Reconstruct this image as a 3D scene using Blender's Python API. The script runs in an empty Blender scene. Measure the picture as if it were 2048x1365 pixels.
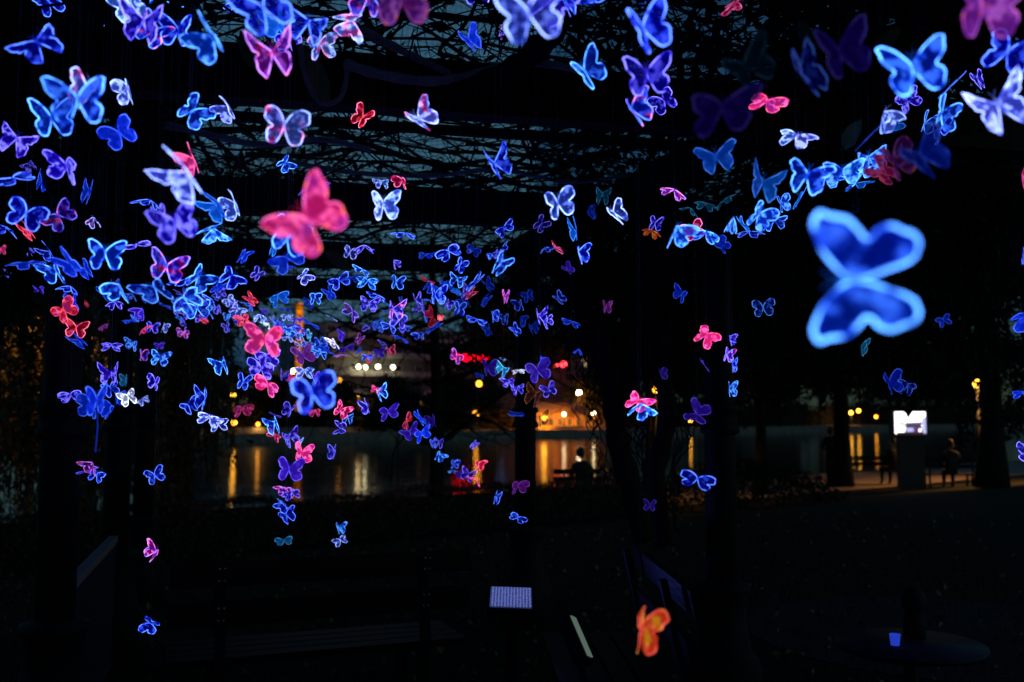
import bpy, math, random
from mathutils import Vector, Matrix, Euler
R = math.radians
rnd = random.Random(7)
S = bpy.context.scene
COL = S.collection

# ---------------------------------------------------------------- camera, sky, exposure
F = 1991.0                                    # focal length in pixels of the 2048 px wide photograph (35 mm lens)
CAM = Vector((0, 0, 1.55))
PITCH = math.atan((830 - 682.5) / F)
cam = bpy.data.cameras.new('camera'); co = bpy.data.objects.new('camera', cam); COL.objects.link(co)
co.location = CAM; co.rotation_euler = (R(90) + PITCH, 0, 0)
cam.sensor_width = 36; cam.lens = 35; cam.clip_start = 0.05; cam.clip_end = 3000
cam.dof.use_dof = True; cam.dof.focus_distance = 3.6; cam.dof.aperture_fstop = 2.8
S.camera = co
W = bpy.data.worlds.new('World'); S.world = W; W.use_nodes = True
wn = W.node_tree.nodes; wl = W.node_tree.links
sky = wn.new('ShaderNodeTexSky'); sky.sky_type = 'NISHITA'; sky.sun_disc = False
sky.sun_elevation = R(9.0); sky.sun_rotation = R(110); sky.altitude = 50; sky.air_density = 1.2; sky.ozone_density = 4
tint = wn.new('ShaderNodeMix'); tint.data_type = 'RGBA'; tint.blend_type = 'MULTIPLY'; tint.inputs[0].default_value = 1
tint.inputs[7].default_value = (0.46, 0.80, 1.0, 1)
wl.new(sky.outputs[0], tint.inputs[6]); wl.new(tint.outputs[2], wn['Background'].inputs[0])
wn['Background'].inputs[1].default_value = 0.042
sun = bpy.data.lights.new('sun', 'SUN'); sun.energy = 0.004; sun.angle = R(20); sun.color = (1, .9, .8)
so = bpy.data.objects.new('sun', sun); COL.objects.link(so); so.rotation_euler = (R(81), 0, R(70))
S.view_settings.view_transform = 'Standard'; S.view_settings.look = 'None'
S.view_settings.exposure = 0; S.view_settings.gamma = 1; S.view_settings.use_curve_mapping = False
S.render.engine = 'CYCLES'
cy = S.cycles
cy.max_bounces = 6; cy.diffuse_bounces = 2; cy.glossy_bounces = 3; cy.transparent_max_bounces = 24
cy.use_denoising = True; cy.sample_clamp_indirect = 3; cy.use_adaptive_sampling = False
cy.caustics_reflective = False; cy.caustics_refractive = False

CB = co.rotation_euler.to_matrix()            # camera basis
def at(x, y, d):
    """world point that the photograph shows at pixel x, y, at depth d metres"""
    return CAM + CB @ Vector(((x - 1024) / F * d, (682.5 - y) / F * d, -d))
# the river runs diagonally: s metres across it (0 = middle of the near path), t metres along it
P0 = Vector((-7.2, 16.5, 0)); UR = Vector((.766, .643, 0)); NR = Vector((-.643, .766, 0))
def rv(s, t, z=0): p = P0 + NR * s + UR * t; return Vector((p.x, p.y, z))
def st(x, y): q = Vector((x, y, 0)) - P0; return q.dot(NR), q.dot(UR)
def dat(px, s): return (s + 17.27) / (.766 - .643 * (px - 1024) / F)
def ats(px, py, s): return at(px, py, dat(px, s))
WATER = -1.5
def smooth(a, b, x): x = max(0, min(1, (x - a) / (b - a))); return x * x * (3 - 2 * x)
def gz(x, y): return -.6 * smooth(-9, -2, st(x, y)[0])

# ---------------------------------------------------------------- object helpers
def link(o, parent=None):
    COL.objects.link(o)
    if parent: o.parent = parent
    return o
def tag(o, label=None, cat=None, group=None, kind=None):
    if label: o['label'] = label
    if cat: o['category'] = cat
    if group: o['group'] = group
    if kind: o['kind'] = kind
    return o
def empty(name, loc, rz=0, label=None, cat=None, group=None):
    o = bpy.data.objects.new(name, None); o.location = loc; o.rotation_euler = (0, 0, rz); o.empty_display_size = .1
    link(o); return tag(o, label, cat, group)
class MB:
    def __init__(s): s.v = []; s.f = []; s.sm = []
    def add(s, vs, fs, smooth=False):
        n = len(s.v); s.v += [tuple(v) for v in vs]; s.f += [tuple(i + n for i in f) for f in fs]; s.sm += [smooth] * len(fs); return s
    def box(s, c, d, rz=0, tilt=None):
        x, y, z = d[0] / 2, d[1] / 2, d[2] / 2
        m = Matrix.Rotation(rz, 3, 'Z')
        if tilt: m = m @ tilt
        vs = [Vector(c) + m @ Vector((a * x, b * y, e * z)) for e in (-1, 1) for b in (-1, 1) for a in (-1, 1)]
        return s.add(vs, [(0, 2, 3, 1), (4, 5, 7, 6), (0, 1, 5, 4), (2, 6, 7, 3), (0, 4, 6, 2), (1, 3, 7, 5)])
    def tube(s, pts, rad, n=6, cap=True):
        pts = [Vector(p) for p in pts]; vs = []; fs = []
        if not hasattr(rad, '__len__'): rad = [rad] * len(pts)
        up = None
        for i, p in enumerate(pts):
            t = (pts[min(i + 1, len(pts) - 1)] - pts[max(i - 1, 0)])
            t = t.normalized() if t.length > 1e-9 else Vector((0, 0, 1))
            if up is None: up = t.orthogonal().normalized()
            a = (up - t * up.dot(t)); a = a.normalized() if a.length > 1e-6 else t.orthogonal().normalized(); up = a
            b = t.cross(a)
            for k in range(n):
                w = 2 * math.pi * k / n; vs.append(p + (a * math.cos(w) + b * math.sin(w)) * rad[i])
        for i in range(len(pts) - 1):
            for k in range(n):
                k2 = (k + 1) % n; fs.append((i * n + k, i * n + k2, (i + 1) * n + k2, (i + 1) * n + k))
        if cap and n > 2: fs.append(tuple(range(n))[::-1]); fs.append(tuple((len(pts) - 1) * n + k for k in range(n)))
        return s.add(vs, fs, True)
    def lathe(s, c, prof, n=20):
        vs = []; fs = []
        for r, z in prof:
            for k in range(n):
                w = 2 * math.pi * k / n; vs.append((c[0] + r * math.cos(w), c[1] + r * math.sin(w), c[2] + z))
        for i in range(len(prof) - 1):
            for k in range(n):
                k2 = (k + 1) % n; fs.append((i * n + k, i * n + k2, (i + 1) * n + k2, (i + 1) * n + k))
        fs.append(tuple(range(n))[::-1]); fs.append(tuple((len(prof) - 1) * n + k for k in range(n)))
        return s.add(vs, fs, True)
    def leaf(s, p, size, r=rnd, ratio=.5, down=0):
        d = Vector((r.gauss(0, 1), r.gauss(0, 1), r.gauss(0, 1) - down)).normalized(); e = d.orthogonal().normalized()
        e = Matrix.Rotation(r.uniform(0, 6.28), 3, d) @ e; l = size * r.uniform(.6, 1.3)
        b = e * l * ratio * .5; nrm = d.cross(e) * l * .1; p = Vector(p)
        return s.add([p, p + d * l * .45 + b + nrm, p + d * l, p + d * l * .45 - b + nrm], [(0, 1, 2, 3)])
    def sphere(s, c, r, n=12, sc=(1, 1, 1)):
        prof = [(max(1e-4, r * math.sin(math.pi * i / (n // 2))), -r * math.cos(math.pi * i / (n // 2))) for i in range(n // 2 + 1)]
        k = len(s.v); s.lathe((0, 0, 0), prof, n)
        for i in range(k, len(s.v)): v = s.v[i]; s.v[i] = (c[0] + v[0] * sc[0], c[1] + v[1] * sc[1], c[2] + v[2] * sc[2])
        return s
    def mesh(s, name, mat=None):
        me = bpy.data.meshes.new(name); me.from_pydata(s.v, [], s.f); me.polygons.foreach_set('use_smooth', s.sm); me.update()
        if mat: me.materials.append(mat)
        return me
    def build(s, name, mat, parent=None, **k):
        o = bpy.data.objects.new(name, s.mesh(name, mat)); link(o, parent)
        if parent is not None:                 # vertices are given in world space: keep them there
            o.matrix_parent_inverse = parent_world(parent).inverted()
        return tag(o, **k)
def parent_world(p):
    m = Matrix.LocRotScale(p.location, p.rotation_euler, p.scale)
    if p.parent: m = parent_world(p.parent) @ p.matrix_parent_inverse @ m
    return m

# ---------------------------------------------------------------- materials
def mat(name, col, rough=.7, noise=0, scale=8, col2=None, metal=0, bump=0, spec=.5, stretch=None):
    m = bpy.data.materials.new(name); m.use_nodes = True; n = m.node_tree.nodes; l = m.node_tree.links
    b = n['Principled BSDF']; b.inputs['Base Color'].default_value = (*col, 1); b.inputs['Roughness'].default_value = rough
    b.inputs['Metallic'].default_value = metal; b.inputs['Specular IOR Level'].default_value = spec
    if noise or bump:
        t = n.new('ShaderNodeTexCoord'); mp = n.new('ShaderNodeMapping'); l.new(t.outputs['Object'], mp.inputs[0])
        if stretch: mp.inputs['Scale'].default_value = stretch
        tx = n.new('ShaderNodeTexNoise'); tx.inputs['Scale'].default_value = scale; tx.inputs['Detail'].default_value = 5
        l.new(mp.outputs[0], tx.inputs['Vector'])
        if noise:
            mx = n.new('ShaderNodeMix'); mx.data_type = 'RGBA'; c2 = col2 or tuple(c * (1 - noise) for c in col)
            mx.inputs[6].default_value = (*col, 1); mx.inputs[7].default_value = (*c2, 1)
            rp = n.new('ShaderNodeMapRange'); rp.inputs[1].default_value = .35; rp.inputs[2].default_value = .65
            l.new(tx.outputs[0], rp.inputs[0]); l.new(rp.outputs[0], mx.inputs[0]); l.new(mx.outputs[2], b.inputs['Base Color'])
        if bump:
            bp = n.new('ShaderNodeBump'); bp.inputs['Strength'].default_value = bump; bp.inputs['Distance'].default_value = .02
            l.new(tx.outputs[0], bp.inputs['Height']); l.new(bp.outputs[0], b.inputs['Normal'])
    return m
def emit(name, col, power, sampled=True, var=0):
    m = bpy.data.materials.new(name); m.use_nodes = True; n = m.node_tree.nodes; l = m.node_tree.links
    n.remove(n['Principled BSDF']); e = n.new('ShaderNodeEmission'); e.inputs[0].default_value = (*col, 1); e.inputs[1].default_value = power
    if var:
        t = n.new('ShaderNodeTexNoise'); t.inputs['Scale'].default_value = 1.2; t.inputs['Detail'].default_value = 4
        tc = n.new('ShaderNodeTexCoord'); l.new(tc.outputs['Object'], t.inputs[0])
        q = n.new('ShaderNodeMapRange'); q.inputs[1].default_value = .4; q.inputs[2].default_value = .6
        q.inputs[3].default_value = power * (1 - var); q.inputs[4].default_value = power
        l.new(t.outputs[0], q.inputs[0]); l.new(q.outputs[0], e.inputs[1])
    l.new(e.outputs[0], n['Material Output'].inputs[0])
    m.cycles.emission_sampling = 'AUTO' if sampled else 'NONE'
    return m
M_iron = mat('black_painted_iron', (.010, .011, .013), .7, .4, 12, bump=.1, spec=.2)
M_beam = mat('dark_stained_timber', (.014, .012, .011), .6, .5, 3, bump=.3, stretch=(1, 8, 8), spec=.08)
M_plank = mat('bench_timber', (.022, .016, .012), .5, .5, 4, bump=.3, stretch=(1, 12, 12), spec=.08)
M_bolt = mat('galvanised_bolt', (.55, .55, .58), .3, metal=1)
M_bark = mat('bark', (.028, .022, .018), .9, .5, 9, bump=.6, stretch=(1, 1, .25), spec=.08)
M_vine = mat('vine_bark', (.24, .25, .23), .85, .5, 14, bump=.5)
M_twig = mat('twigs', (.02, .017, .014), .9, spec=.08)
M_leafd = mat('dark_leaves', (.022, .03, .012), .6, .6, 3, spec=.08)
M_leafb = mat('autumn_leaves', (.14, .09, .025), .6, .6, 5, col2=(.05, .06, .02))
M_willow = mat('willow_leaves', (.09, .075, .025), .6, .5, 4)
M_hedge = mat('russet_hedge_leaves', (.11, .035, .02), .6, .6, 6)
M_grass = mat('lawn', (.016, .024, .009), .9, .5, 2.5, col2=(.024, .018, .01), bump=.4, spec=.08)
M_blade = mat('grass_blades', (.02, .032, .01), .7, .4, 3, spec=.08)
M_path = mat('sandy_path', (.30, .22, .14), .9, .3, 1.7, bump=.3)
M_stone = mat('quay_stone', (.20, .18, .15), .85, .4, 1.5, bump=.3)
M_pale = mat('pale_facade', (.16, .18, .20), .7, .15, .3)
M_grey = mat('grey_render', (.20, .21, .24), .8, .2, .4)
M_slab = mat('balcony_slab', (.50, .50, .54), .8, .15, .6)
M_glassd = mat('dark_window_glass', (.01, .012, .015), .1)
M_roof = mat('roof_tiles', (.18, .09, .05), .8, .4, 2, bump=.3)
M_ochre = mat('ochre_wall', (.42, .30, .16), .8, .2, .8)
M_cloth = mat('dark_coat', (.03, .026, .024), .9, .4, 8)
M_skin = mat('skin', (.45, .28, .2), .6)
M_hair = mat('hair', (.03, .02, .015), .7)
M_kiosk = mat('brown_kiosk_panel', (.07, .045, .035), .6, .3, 4)
M_panel = mat('blue_grey_panel', (.03, .04, .07), .5, .3, 5, bump=.1, spec=.08)
M_thread = mat('nylon_thread', (.6, .6, .7), .3)
M_cup = mat('blue_plastic_cup', (.02, .05, .5), .4)
M_pave = mat('paving', (.035, .038, .042), .8, .4, 3, bump=.2, spec=.08)

# tall facade with a fine grid of joints (too far off to be pieces)
def facade_mat(name, col, sx, sz):
    m = mat(name, col, .6); n = m.node_tree.nodes; l = m.node_tree.links
    t = n.new('ShaderNodeTexCoord'); br = n.new('ShaderNodeTexBrick'); mp = n.new('ShaderNodeMapping')
    mp.inputs['Rotation'].default_value = (R(90), 0, 0)
    l.new(t.outputs['Generated'], mp.inputs[0]); l.new(mp.outputs[0], br.inputs[0])
    br.offset = 0; br.inputs['Scale'].default_value = 1; br.inputs['Brick Width'].default_value = 1 / sx; br.inputs['Row Height'].default_value = 1 / sz
    br.inputs['Mortar Size'].default_value = .0011; br.inputs['Color1'].default_value = (*col, 1)
    br.inputs['Color2'].default_value = (*[c * .88 for c in col], 1); br.inputs['Mortar'].default_value = (*[c * .4 for c in col], 1)
    l.new(br.outputs[0], n['Principled BSDF'].inputs['Base Color']); return m
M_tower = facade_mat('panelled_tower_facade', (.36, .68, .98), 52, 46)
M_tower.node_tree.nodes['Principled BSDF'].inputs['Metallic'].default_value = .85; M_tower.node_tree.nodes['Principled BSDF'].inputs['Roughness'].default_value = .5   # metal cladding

# water: a mirror-dark surface with small waves
M_water = bpy.data.materials.new('river_water'); M_water.use_nodes = True
_n = M_water.node_tree.nodes; _l = M_water.node_tree.links; _b = _n['Principled BSDF']
_b.inputs['Base Color'].default_value = (.006, .008, .01, 1); _b.inputs['Roughness'].default_value = .07; _b.inputs['IOR'].default_value = 1.33
_t = _n.new('ShaderNodeTexCoord'); _m = _n.new('ShaderNodeMapping'); _m.inputs['Scale'].default_value = (.8, 1.6, 1)
_x = _n.new('ShaderNodeTexNoise'); _x.inputs['Scale'].default_value = 1.1; _x.inputs['Detail'].default_value = 3
_p = _n.new('ShaderNodeBump'); _p.inputs['Strength'].default_value = .5; _p.inputs['Distance'].default_value = .05
_l.new(_t.outputs['Object'], _m.inputs[0]); _l.new(_m.outputs[0], _x.inputs['Vector']); _l.new(_x.outputs[0], _p.inputs['Height']); _l.new(_p.outputs[0], _b.inputs['Normal'])

# fluorescent plastic film of the butterflies: colour and glow come from each object's colour, pattern from noise
def wing_mat(name, base, rim, patch, vein, op, second=None, second_amt=.5, hot=None, attr=False, gam=1.3):
    m = bpy.data.materials.new(name); m.use_nodes = True; n = m.node_tree.nodes; l = m.node_tree.links
    n.remove(n['Principled BSDF'])
    def N(t, **k):
        q = n.new('ShaderNode' + t)
        for a, b in k.items(): setattr(q, a, b)
        return q
    def con(sock, v):
        if isinstance(v, (int, float)): sock.default_value = v
        elif isinstance(v, tuple): sock.default_value = v
        else: l.new(v, sock)
    def math_(op_, a, b=0.0, clamp=False):
        q = N('Math', operation=op_, use_clamp=clamp); con(q.inputs[0], a); con(q.inputs[1], b); return q.outputs[0]
    def rng(v, a, b, c=0.0, d=1.0):
        q = N('MapRange', interpolation_type='SMOOTHSTEP'); con(q.inputs[0], v)
        for i, z in enumerate((a, b, c, d)): q.inputs[i + 1].default_value = z
        return q.outputs[0]
    def mixc(f, a, b):
        q = N('Mix', data_type='RGBA'); con(q.inputs[0], f); con(q.inputs[6], a); con(q.inputs[7], b); return q.outputs[2]
    oi = N('ObjectInfo'); tc = N('TexCoord'); at_ = N('Attribute', attribute_name='rim'); ed = N('Attribute', attribute_name='edge')
    off = N('VectorMath', operation='SCALE'); off.inputs[0].default_value = (31.7, 17.3, 9.1); l.new(oi.outputs['Random'], off.inputs['Scale'])
    add = N('VectorMath', operation='ADD'); l.new(tc.outputs['Object'], add.inputs[0]); l.new(off.outputs[0], add.inputs[1])
    def noise(sc, det=2.0):
        q = N('TexNoise'); l.new(add.outputs[0], q.inputs['Vector']); q.inputs['Scale'].default_value = sc; q.inputs['Detail'].default_value = det; return q.outputs[0]
    if attr:
        sc3 = N('VectorMath', operation='SCALE'); l.new(tc.outputs['Object'], sc3.inputs[0]); sc3.inputs['Scale'].default_value = 12; l.new(sc3.outputs[0], add.inputs[0])
        TC = N('Attribute', attribute_name='tint'); OCOL = TC.outputs['Color']; OALP = TC.outputs['Alpha']
    else: OCOL = oi.outputs['Color']; OALP = oi.outputs['Alpha']
    n1 = noise(5.5, 2.5); n2 = noise(4, 1.0); n3 = noise(4.5, 2.0)
    vo = N('TexVoronoi', feature='DISTANCE_TO_EDGE'); l.new(add.outputs[0], vo.inputs['Vector']); vo.inputs['Scale'].default_value = 7
    veinv = rng(vo.outputs['Distance'], .0, .035, 1, 0)
    rimv = math_('MULTIPLY', rng(at_.outputs['Fac'], .25, .8), rng(n2, .32, .60, .10, 1.3))
    pat = math_('MULTIPLY', rng(n1, .46, .64), rng(ed.outputs['Fac'], 0, .2, .8, 1))
    halo = math_('MULTIPLY', rng(ed.outputs['Fac'], .25, 1), .20 * rim)
    s_ = math_('ADD', base, math_('MULTIPLY', rimv, rim)); s_ = math_('ADD', s_, math_('MULTIPLY', pat, patch)); s_ = math_('ADD', s_, math_('MULTIPLY', veinv, vein)); s_ = math_('ADD', s_, halo)
    tint = OCOL
    if second: tint = mixc(math_('MULTIPLY', rng(n3, .50, .64), second_amt), tint, (*second, 1))
    if hot: tint = mixc(math_('MULTIPLY', rng(noise(11, 1.5), .56, .64), rng(ed.outputs['Fac'], .35, .8)), tint, (*hot, 1))
    pale = mixc(.17, tint, (.38, .70, 1.0, 1)) if not hot else mixc(.28, tint, (1, .45, .8, 1))
    bright = math_('MAXIMUM', math_('MULTIPLY', rimv, rim * .62), math_('MULTIPLY', pat, patch * .8), clamp=True)
    gm = N('Gamma'); l.new(tint, gm.inputs[0]); gm.inputs[1].default_value = gam
    b2 = math_('POWER', bright, 1.3)
    colr = mixc(b2, gm.outputs[0], pale)
    e = N('Emission'); l.new(colr, e.inputs[0]); l.new(math_('MULTIPLY', s_, OALP), e.inputs[1])
    g = N('BsdfGlossy'); g.inputs[0].default_value = (.05, .05, .05, 1); g.inputs[1].default_value = .15
    ad = N('AddShader'); l.new(e.outputs[0], ad.inputs[0]); l.new(g.outputs[0], ad.inputs[1])
    tr = N('BsdfTransparent'); tr.inputs[0].default_value = (.92, .93, 1, 1)
    mx = N('MixShader'); l.new(math_('ADD', op, bright, clamp=True), mx.inputs[0]); l.new(tr.outputs[0], mx.inputs[1]); l.new(ad.outputs[0], mx.inputs[2])
    l.new(mx.outputs[0], n['Material Output'].inputs[0]); m.cycles.emission_sampling = 'NONE'
    return m
PINK = (1, .03, .30); ORANGE = (1, .10, .01); YEL = (1, .5, .02); VIO = (.25, .06, .9)
WSPEC = {
 'R': dict(name='film_glowing_rim', base=.24, rim=2.5, patch=.65, vein=.18, op=.34, gam=2.1),
 'M': dict(name='film_mottled', base=.34, rim=1.6, patch=1.4, vein=.25, op=.6, gam=1.8),
 'F': dict(name='film_plain', base=.60, rim=1.0, patch=.25, vein=.18, op=.6, gam=1.3),
 'r': dict(name='film_rim_pink_patches', base=.24, rim=2.2, patch=.6, vein=.16, op=.42, second=PINK, second_amt=.7, gam=1.7),
 'm': dict(name='film_mottled_pink_patches', base=.30, rim=1.6, patch=1.3, vein=.25, op=.62, second=PINK, second_amt=.7, gam=1.6),
 'P': dict(name='film_pink', base=.55, rim=.9, patch=.9, vein=.15, op=.75, second=VIO, second_amt=.3, hot=ORANGE, gam=1.2),
 'O': dict(name='film_orange', base=.45, rim=.5, patch=.4, vein=.2, op=.75, second=YEL, second_amt=.8, gam=1.1),
 'G': dict(name='film_clear_amber_reflection', base=.10, rim=.5, patch=.18, vein=.25, op=.45, second=(.9, .25, .02), second_amt=.6),  # clear film: its amber reflections are put in as emission colour
}
WM = {k: wing_mat(**v) for k, v in WSPEC.items()}
TINT = {'b': (.010, .075, 1.0), 'c': (.012, .20, 1.0), 'l': (.24, .32, 1.0), 'v': (.12, .035, .95), 'p': (1., .04, .34),
        'r': (.95, .02, .08), 'o': (.75, .06, .02), 't': (.01, .20, .42), 'w': (.7, .75, 1.0), 'a': (.35, .14, .10), 'u': (.42, .05, .75)}

# ---------------------------------------------------------------- ground, river, quays, far shore
def sheet(name, ss, ts, zf, m, kind='structure', label=None):
    b = MB(); vs = [rv(s, t, zf(s, t)) for s in ss for t in ts]; k = len(ts)
    b.add(vs, [(i * k + j, i * k + j + 1, (i + 1) * k + j + 1, (i + 1) * k + j) for i in range(len(ss) - 1) for j in range(k - 1)], True)
    return b.build(name, m, kind=kind, label=label)
T = [-300, -150, -80, -50] + [-40 + 2.5 * i for i in range(45)] + [90, 130, 200, 400]
sheet('ground', [-260, -80, -40] + [-30 + 1.5 * i for i in range(20)] + [-1.6], T, lambda s, t: -.6 * smooth(-9, -2, s), M_grass)
sheet('path', [-1.6, 0, 2.2], T, lambda s, t: -.6, M_path)
b = MB()
for t0 in [-60 + 1.5 * i for i in range(90)]:
    c = rv(2.4, t0 + .75, -.55); b.box(c, (1.47, .40, .12), math.atan2(UR.y, UR.x))
q = b.build('quay_kerb', M_stone, kind='structure')
b = MB(); a0, a1, a2, a3 = rv(2.5, -300, -.62), rv(2.5, 400, -.62), rv(2.5, 400, -3), rv(2.5, -300, -3); b.add([a0, a1, a2, a3], [(0, 1, 2, 3)]); b.build('near_quay_wall', M_stone, kind='structure')
sheet('river', [2.3, 40, 82.6], [-600, -100, 0, 100, 300, 900], lambda s, t: WATER, M_water)
b = MB(); a0, a1, a2, a3 = rv(82.5, -600, -.45), rv(82.5, 900, -.45), rv(82.5, 900, -3), rv(82.5, -600, -3); b.add([a0, a1, a2, a3], [(0, 3, 2, 1)]); b.build('far_quay_wall', M_stone, kind='structure')
sheet('far_ground', [82.5, 90, 200, 1200], [-800, -100, 0, 100, 300, 1500], lambda s, t: -.45 + smooth(84, 200, s) * 1.0, M_path)

# fallen leaves and grass
b = MB()
for i in range(2600):
    y = rnd.uniform(2.5, 16); x = rnd.uniform(-.55, .55) * y * 1.1
    if st(x, y)[0] > -1.7: continue
    b.leaf((x, y, gz(x, y) + .012 + rnd.random() * .02), .06, ratio=.7)
b.build('fallen_leaves', M_leafb, kind='stuff', label='yellow brown fallen leaves scattered over the dark lawn')
b = MB()
for i in range(16000):
    y = rnd.uniform(4.0, 15) ; x = rnd.uniform(-.55, .55) * y
    if st(x, y)[0] > -1.7: continue
    h = rnd.uniform(.03, .08); a = rnd.uniform(0, 6.28); z = gz(x, y); dx, dy = math.cos(a) * .005, math.sin(a) * .005
    b.add([(x - dx, y - dy, z), (x + dx, y + dy, z), (x + rnd.gauss(0, .02), y + rnd.gauss(0, .02), z + h)], [(0, 1, 2)])
b.build('grass', M_blade, kind='stuff', label='short dark grass of the lawn under the pergola')
# paved patches
def disc(name, c, r, m, sx=1.0):
    b = MB(); n = 40; b.add([(c[0] + r * sx * math.cos(6.2832 * k / n), c[1] + r * math.sin(6.2832 * k / n), c[2]) for k in range(n)], [tuple(range(n))]); return b.build(name, m, kind='structure')
disc('paved_floor', (0, 1.0, .006), 3.3, M_pave, 1.6)
disc('gravel_patch', (3.1, 7.2, .006), 1.4, M_pave)

# ---------------------------------------------------------------- pergola
UB = Vector((math.cos(R(13)), math.sin(R(13)), 0)); VB = Vector((-UB.y, UB.x, 0))
G = 'iron columns carrying the pergola'
pcol = [(-1.85, 4.1, 'leftmost iron pergola column with collar and flared base'), (-2.44, 6.2, 'second iron pergola column from the left behind the low panel'),
        (1.05, 5.05, 'vine wrapped pergola column right of the second bench'), (.10, 7.5, 'pergola column in the middle behind the lit floodlight'), (-3.05, 8.3, 'far left pergola column behind the willow strands')]
for i, (x, y, lab) in enumerate(pcol):
    r_ = empty('pergola_column', (x, y, 0), 0, lab, 'column', G)
    MB().lathe((x, y, 0), [(.078, .72), (.078, 1.42), (.074, 1.62), (.070, 2.6)], 20).build('shaft', M_iron, r_)
    MB().lathe((x, y, 0), [(.19, 0), (.19, .30), (.175, .34), (.14, .38), (.12, .52), (.115, .66), (.135, .68), (.135, .71), (.08, .725)], 20).build('base', M_iron, r_)
    MB().lathe((x, y, 0), [(.08, 1.45), (.098, 1.46), (.098, 1.49), (.085, 1.50), (.085, 1.56), (.098, 1.57), (.098, 1.60), (.076, 1.61)], 20).build('collar', M_iron, r_)
    MB().lathe((x, y, 0), [(.07, 2.45), (.10, 2.50), (.12, 2.56), (.12, 2.6)], 20).build('capital', M_iron, r_)
pg = empty('pergola_roof', (0, 4, 2.6), 0, 'dark timber roof frame of the pergola above the butterflies', 'pergola')
def beam(c, L, h, w, dirv, z0):
    b = MB(); ang = math.atan2(dirv.y, dirv.x); b.box((c.x, c.y, z0 + h / 2), (L, w, h), ang); return b
for D0 in (-4.5, -2.5, -.5, 1.45, 3.45, 5.45, 7.35, 9.35):
    c = Vector((-.2, D0 + .0, 0)) + VB * .0
    beam(c, 6.0, .185, .10, UB, 2.602).build('cross_beam', M_beam, pg)
for D0, z in ((2.4, 2.79), (4.35, 2.79), (6.45, 2.79), (8.3, 2.79)):
    beam(Vector((-.2, D0, 0)), 6.0, .035, .05, UB, z).build('batten', M_beam, pg)
for a, dx in ((Vector((-2.35, 5.6, 0)), 0), (Vector((.75, 5.9, 0)), 0)):
    beam(a, 9.6, .20, .10, Vector((-.30, .954, 0)), 2.79).build('side_beam', M_beam, pg)
MB().box((-1.05, 2.3, 2.70), (.09, .12, .22), 0)
# low panel between the two left columns
lp = empty('low_panel', (-2.13, 5.1, 0), 0, 'dark blue grey panel fixed between the two left columns', 'panel')
ang = math.atan2(6.2 - 4.1, -2.44 + 1.85)
MB().box((-2.145, 5.15, .42), (1.98, .03, .72), ang).build('board', M_panel, lp)
MB().box((-2.145, 5.15, .80), (1.98, .05, .04), ang).build('top_rail', mat('weathered_rail', (.25, .22, .2), .6), lp)

# vines: thick stems are things, the tangle of twigs is stuff
def wander(p, d, n, step, jit, grav=0):
    p = Vector(p); d = Vector(d).normalized(); pts = [p.copy()]
    for i in range(n):
        d = (d + Vector((rnd.gauss(0, jit), rnd.gauss(0, jit), rnd.gauss(0, jit * .7) - grav))).normalized(); p = p + d * step; pts.append(p.copy())
    return pts
GV = 'thick vine stems winding over the pergola'
def smoothpts(P, k=6):
    out = []
    P = [P[0]] + list(P) + [P[-1]]
    for i in range(1, len(P) - 2):
        for j in range(k):
            t = j / k; a, b_, c, d = P[i - 1], P[i], P[i + 1], P[i + 2]
            out.append(.5 * ((2 * b_) + (c - a) * t + (2 * a - 5 * b_ + 4 * c - d) * t * t + (3 * b_ - a - 3 * c + d) * t ** 3))
    out.append(P[-2]); return out
def stem(label, pix, rad, d=3.3, mt=M_vine):
    pts = smoothpts([at(x, y, dd) for x, y, dd in pix]); n = len(pts)
    rr = [rad * (1 - .35 * i / n) * (1 + .12 * math.sin(i * 1.7)) for i in range(n)]
    o = empty('vine', pts[0], 0, label, 'vine', GV)
    MB().tube(pts, rr, 7).build('stem', mt, o); return o, pts
v1, _ = stem('pale grey vine stem sagging along the front of the nearest beam', [(690, 128, 3.2), (760, 150, 3.2), (860, 163, 3.22), (940, 152, 3.25), (1010, 132, 3.3), (1090, 128, 3.35), (1200, 150, 3.4)], .018)
v2, _ = stem('vine stem hanging in a loop beside the broad green leaf', [(600, 90, 3.1), (608, 140, 3.1), (628, 190, 3.1), (652, 208, 3.1), (682, 194, 3.12), (694, 150, 3.15), (690, 128, 3.2)], .011)
v3, _ = stem('thick dark vine trunk curving down from the top centre', [(1150, -60, 3.0), (1120, 40, 3.05), (1070, 105, 3.1), (1000, 150, 3.15), (900, 190, 3.2)], .045, mt=M_bark)
v4, _ = stem('vine stem crossing the upper left gap diagonally', [(330, 250, 3.9), (420, 270, 3.9), (520, 290, 4.0), (640, 280, 4.0), (740, 300, 4.1)], .016)
v5, _ = stem('vine stem crossing behind the pale pink butterfly at the top', [(690, 40, 3.3), (760, 80, 3.3), (830, 115, 3.35), (900, 148, 3.4)], .017)
v6, v6p = stem('vine trunk climbing from the dark bush towards the middle beams', [(1290, 1080, 6.3), (1262, 980, 6.3), (1235, 880, 6.3), (1222, 780, 6.2), (1200, 690, 6.1), (1165, 610, 6.0), (1130, 540, 5.9), (1110, 470, 5.8)], .08, mt=M_bark)
v7, v7p = stem('twisted vine trunk next to the right hand column', [(1330, 1090, 5.5), (1310, 960, 5.5), (1335, 830, 5.5), (1318, 700, 5.4), (1345, 560, 5.3), (1330, 430, 5.2)], .06, mt=M_bark)
v8, _ = stem('slender vine stem running left to right under the second beam', [(560, 320, 5.0), (700, 345, 5.0), (860, 352, 5.0), (1000, 340, 5.0), (1140, 365, 5.1), (1260, 350, 5.2)], .014)
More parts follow.
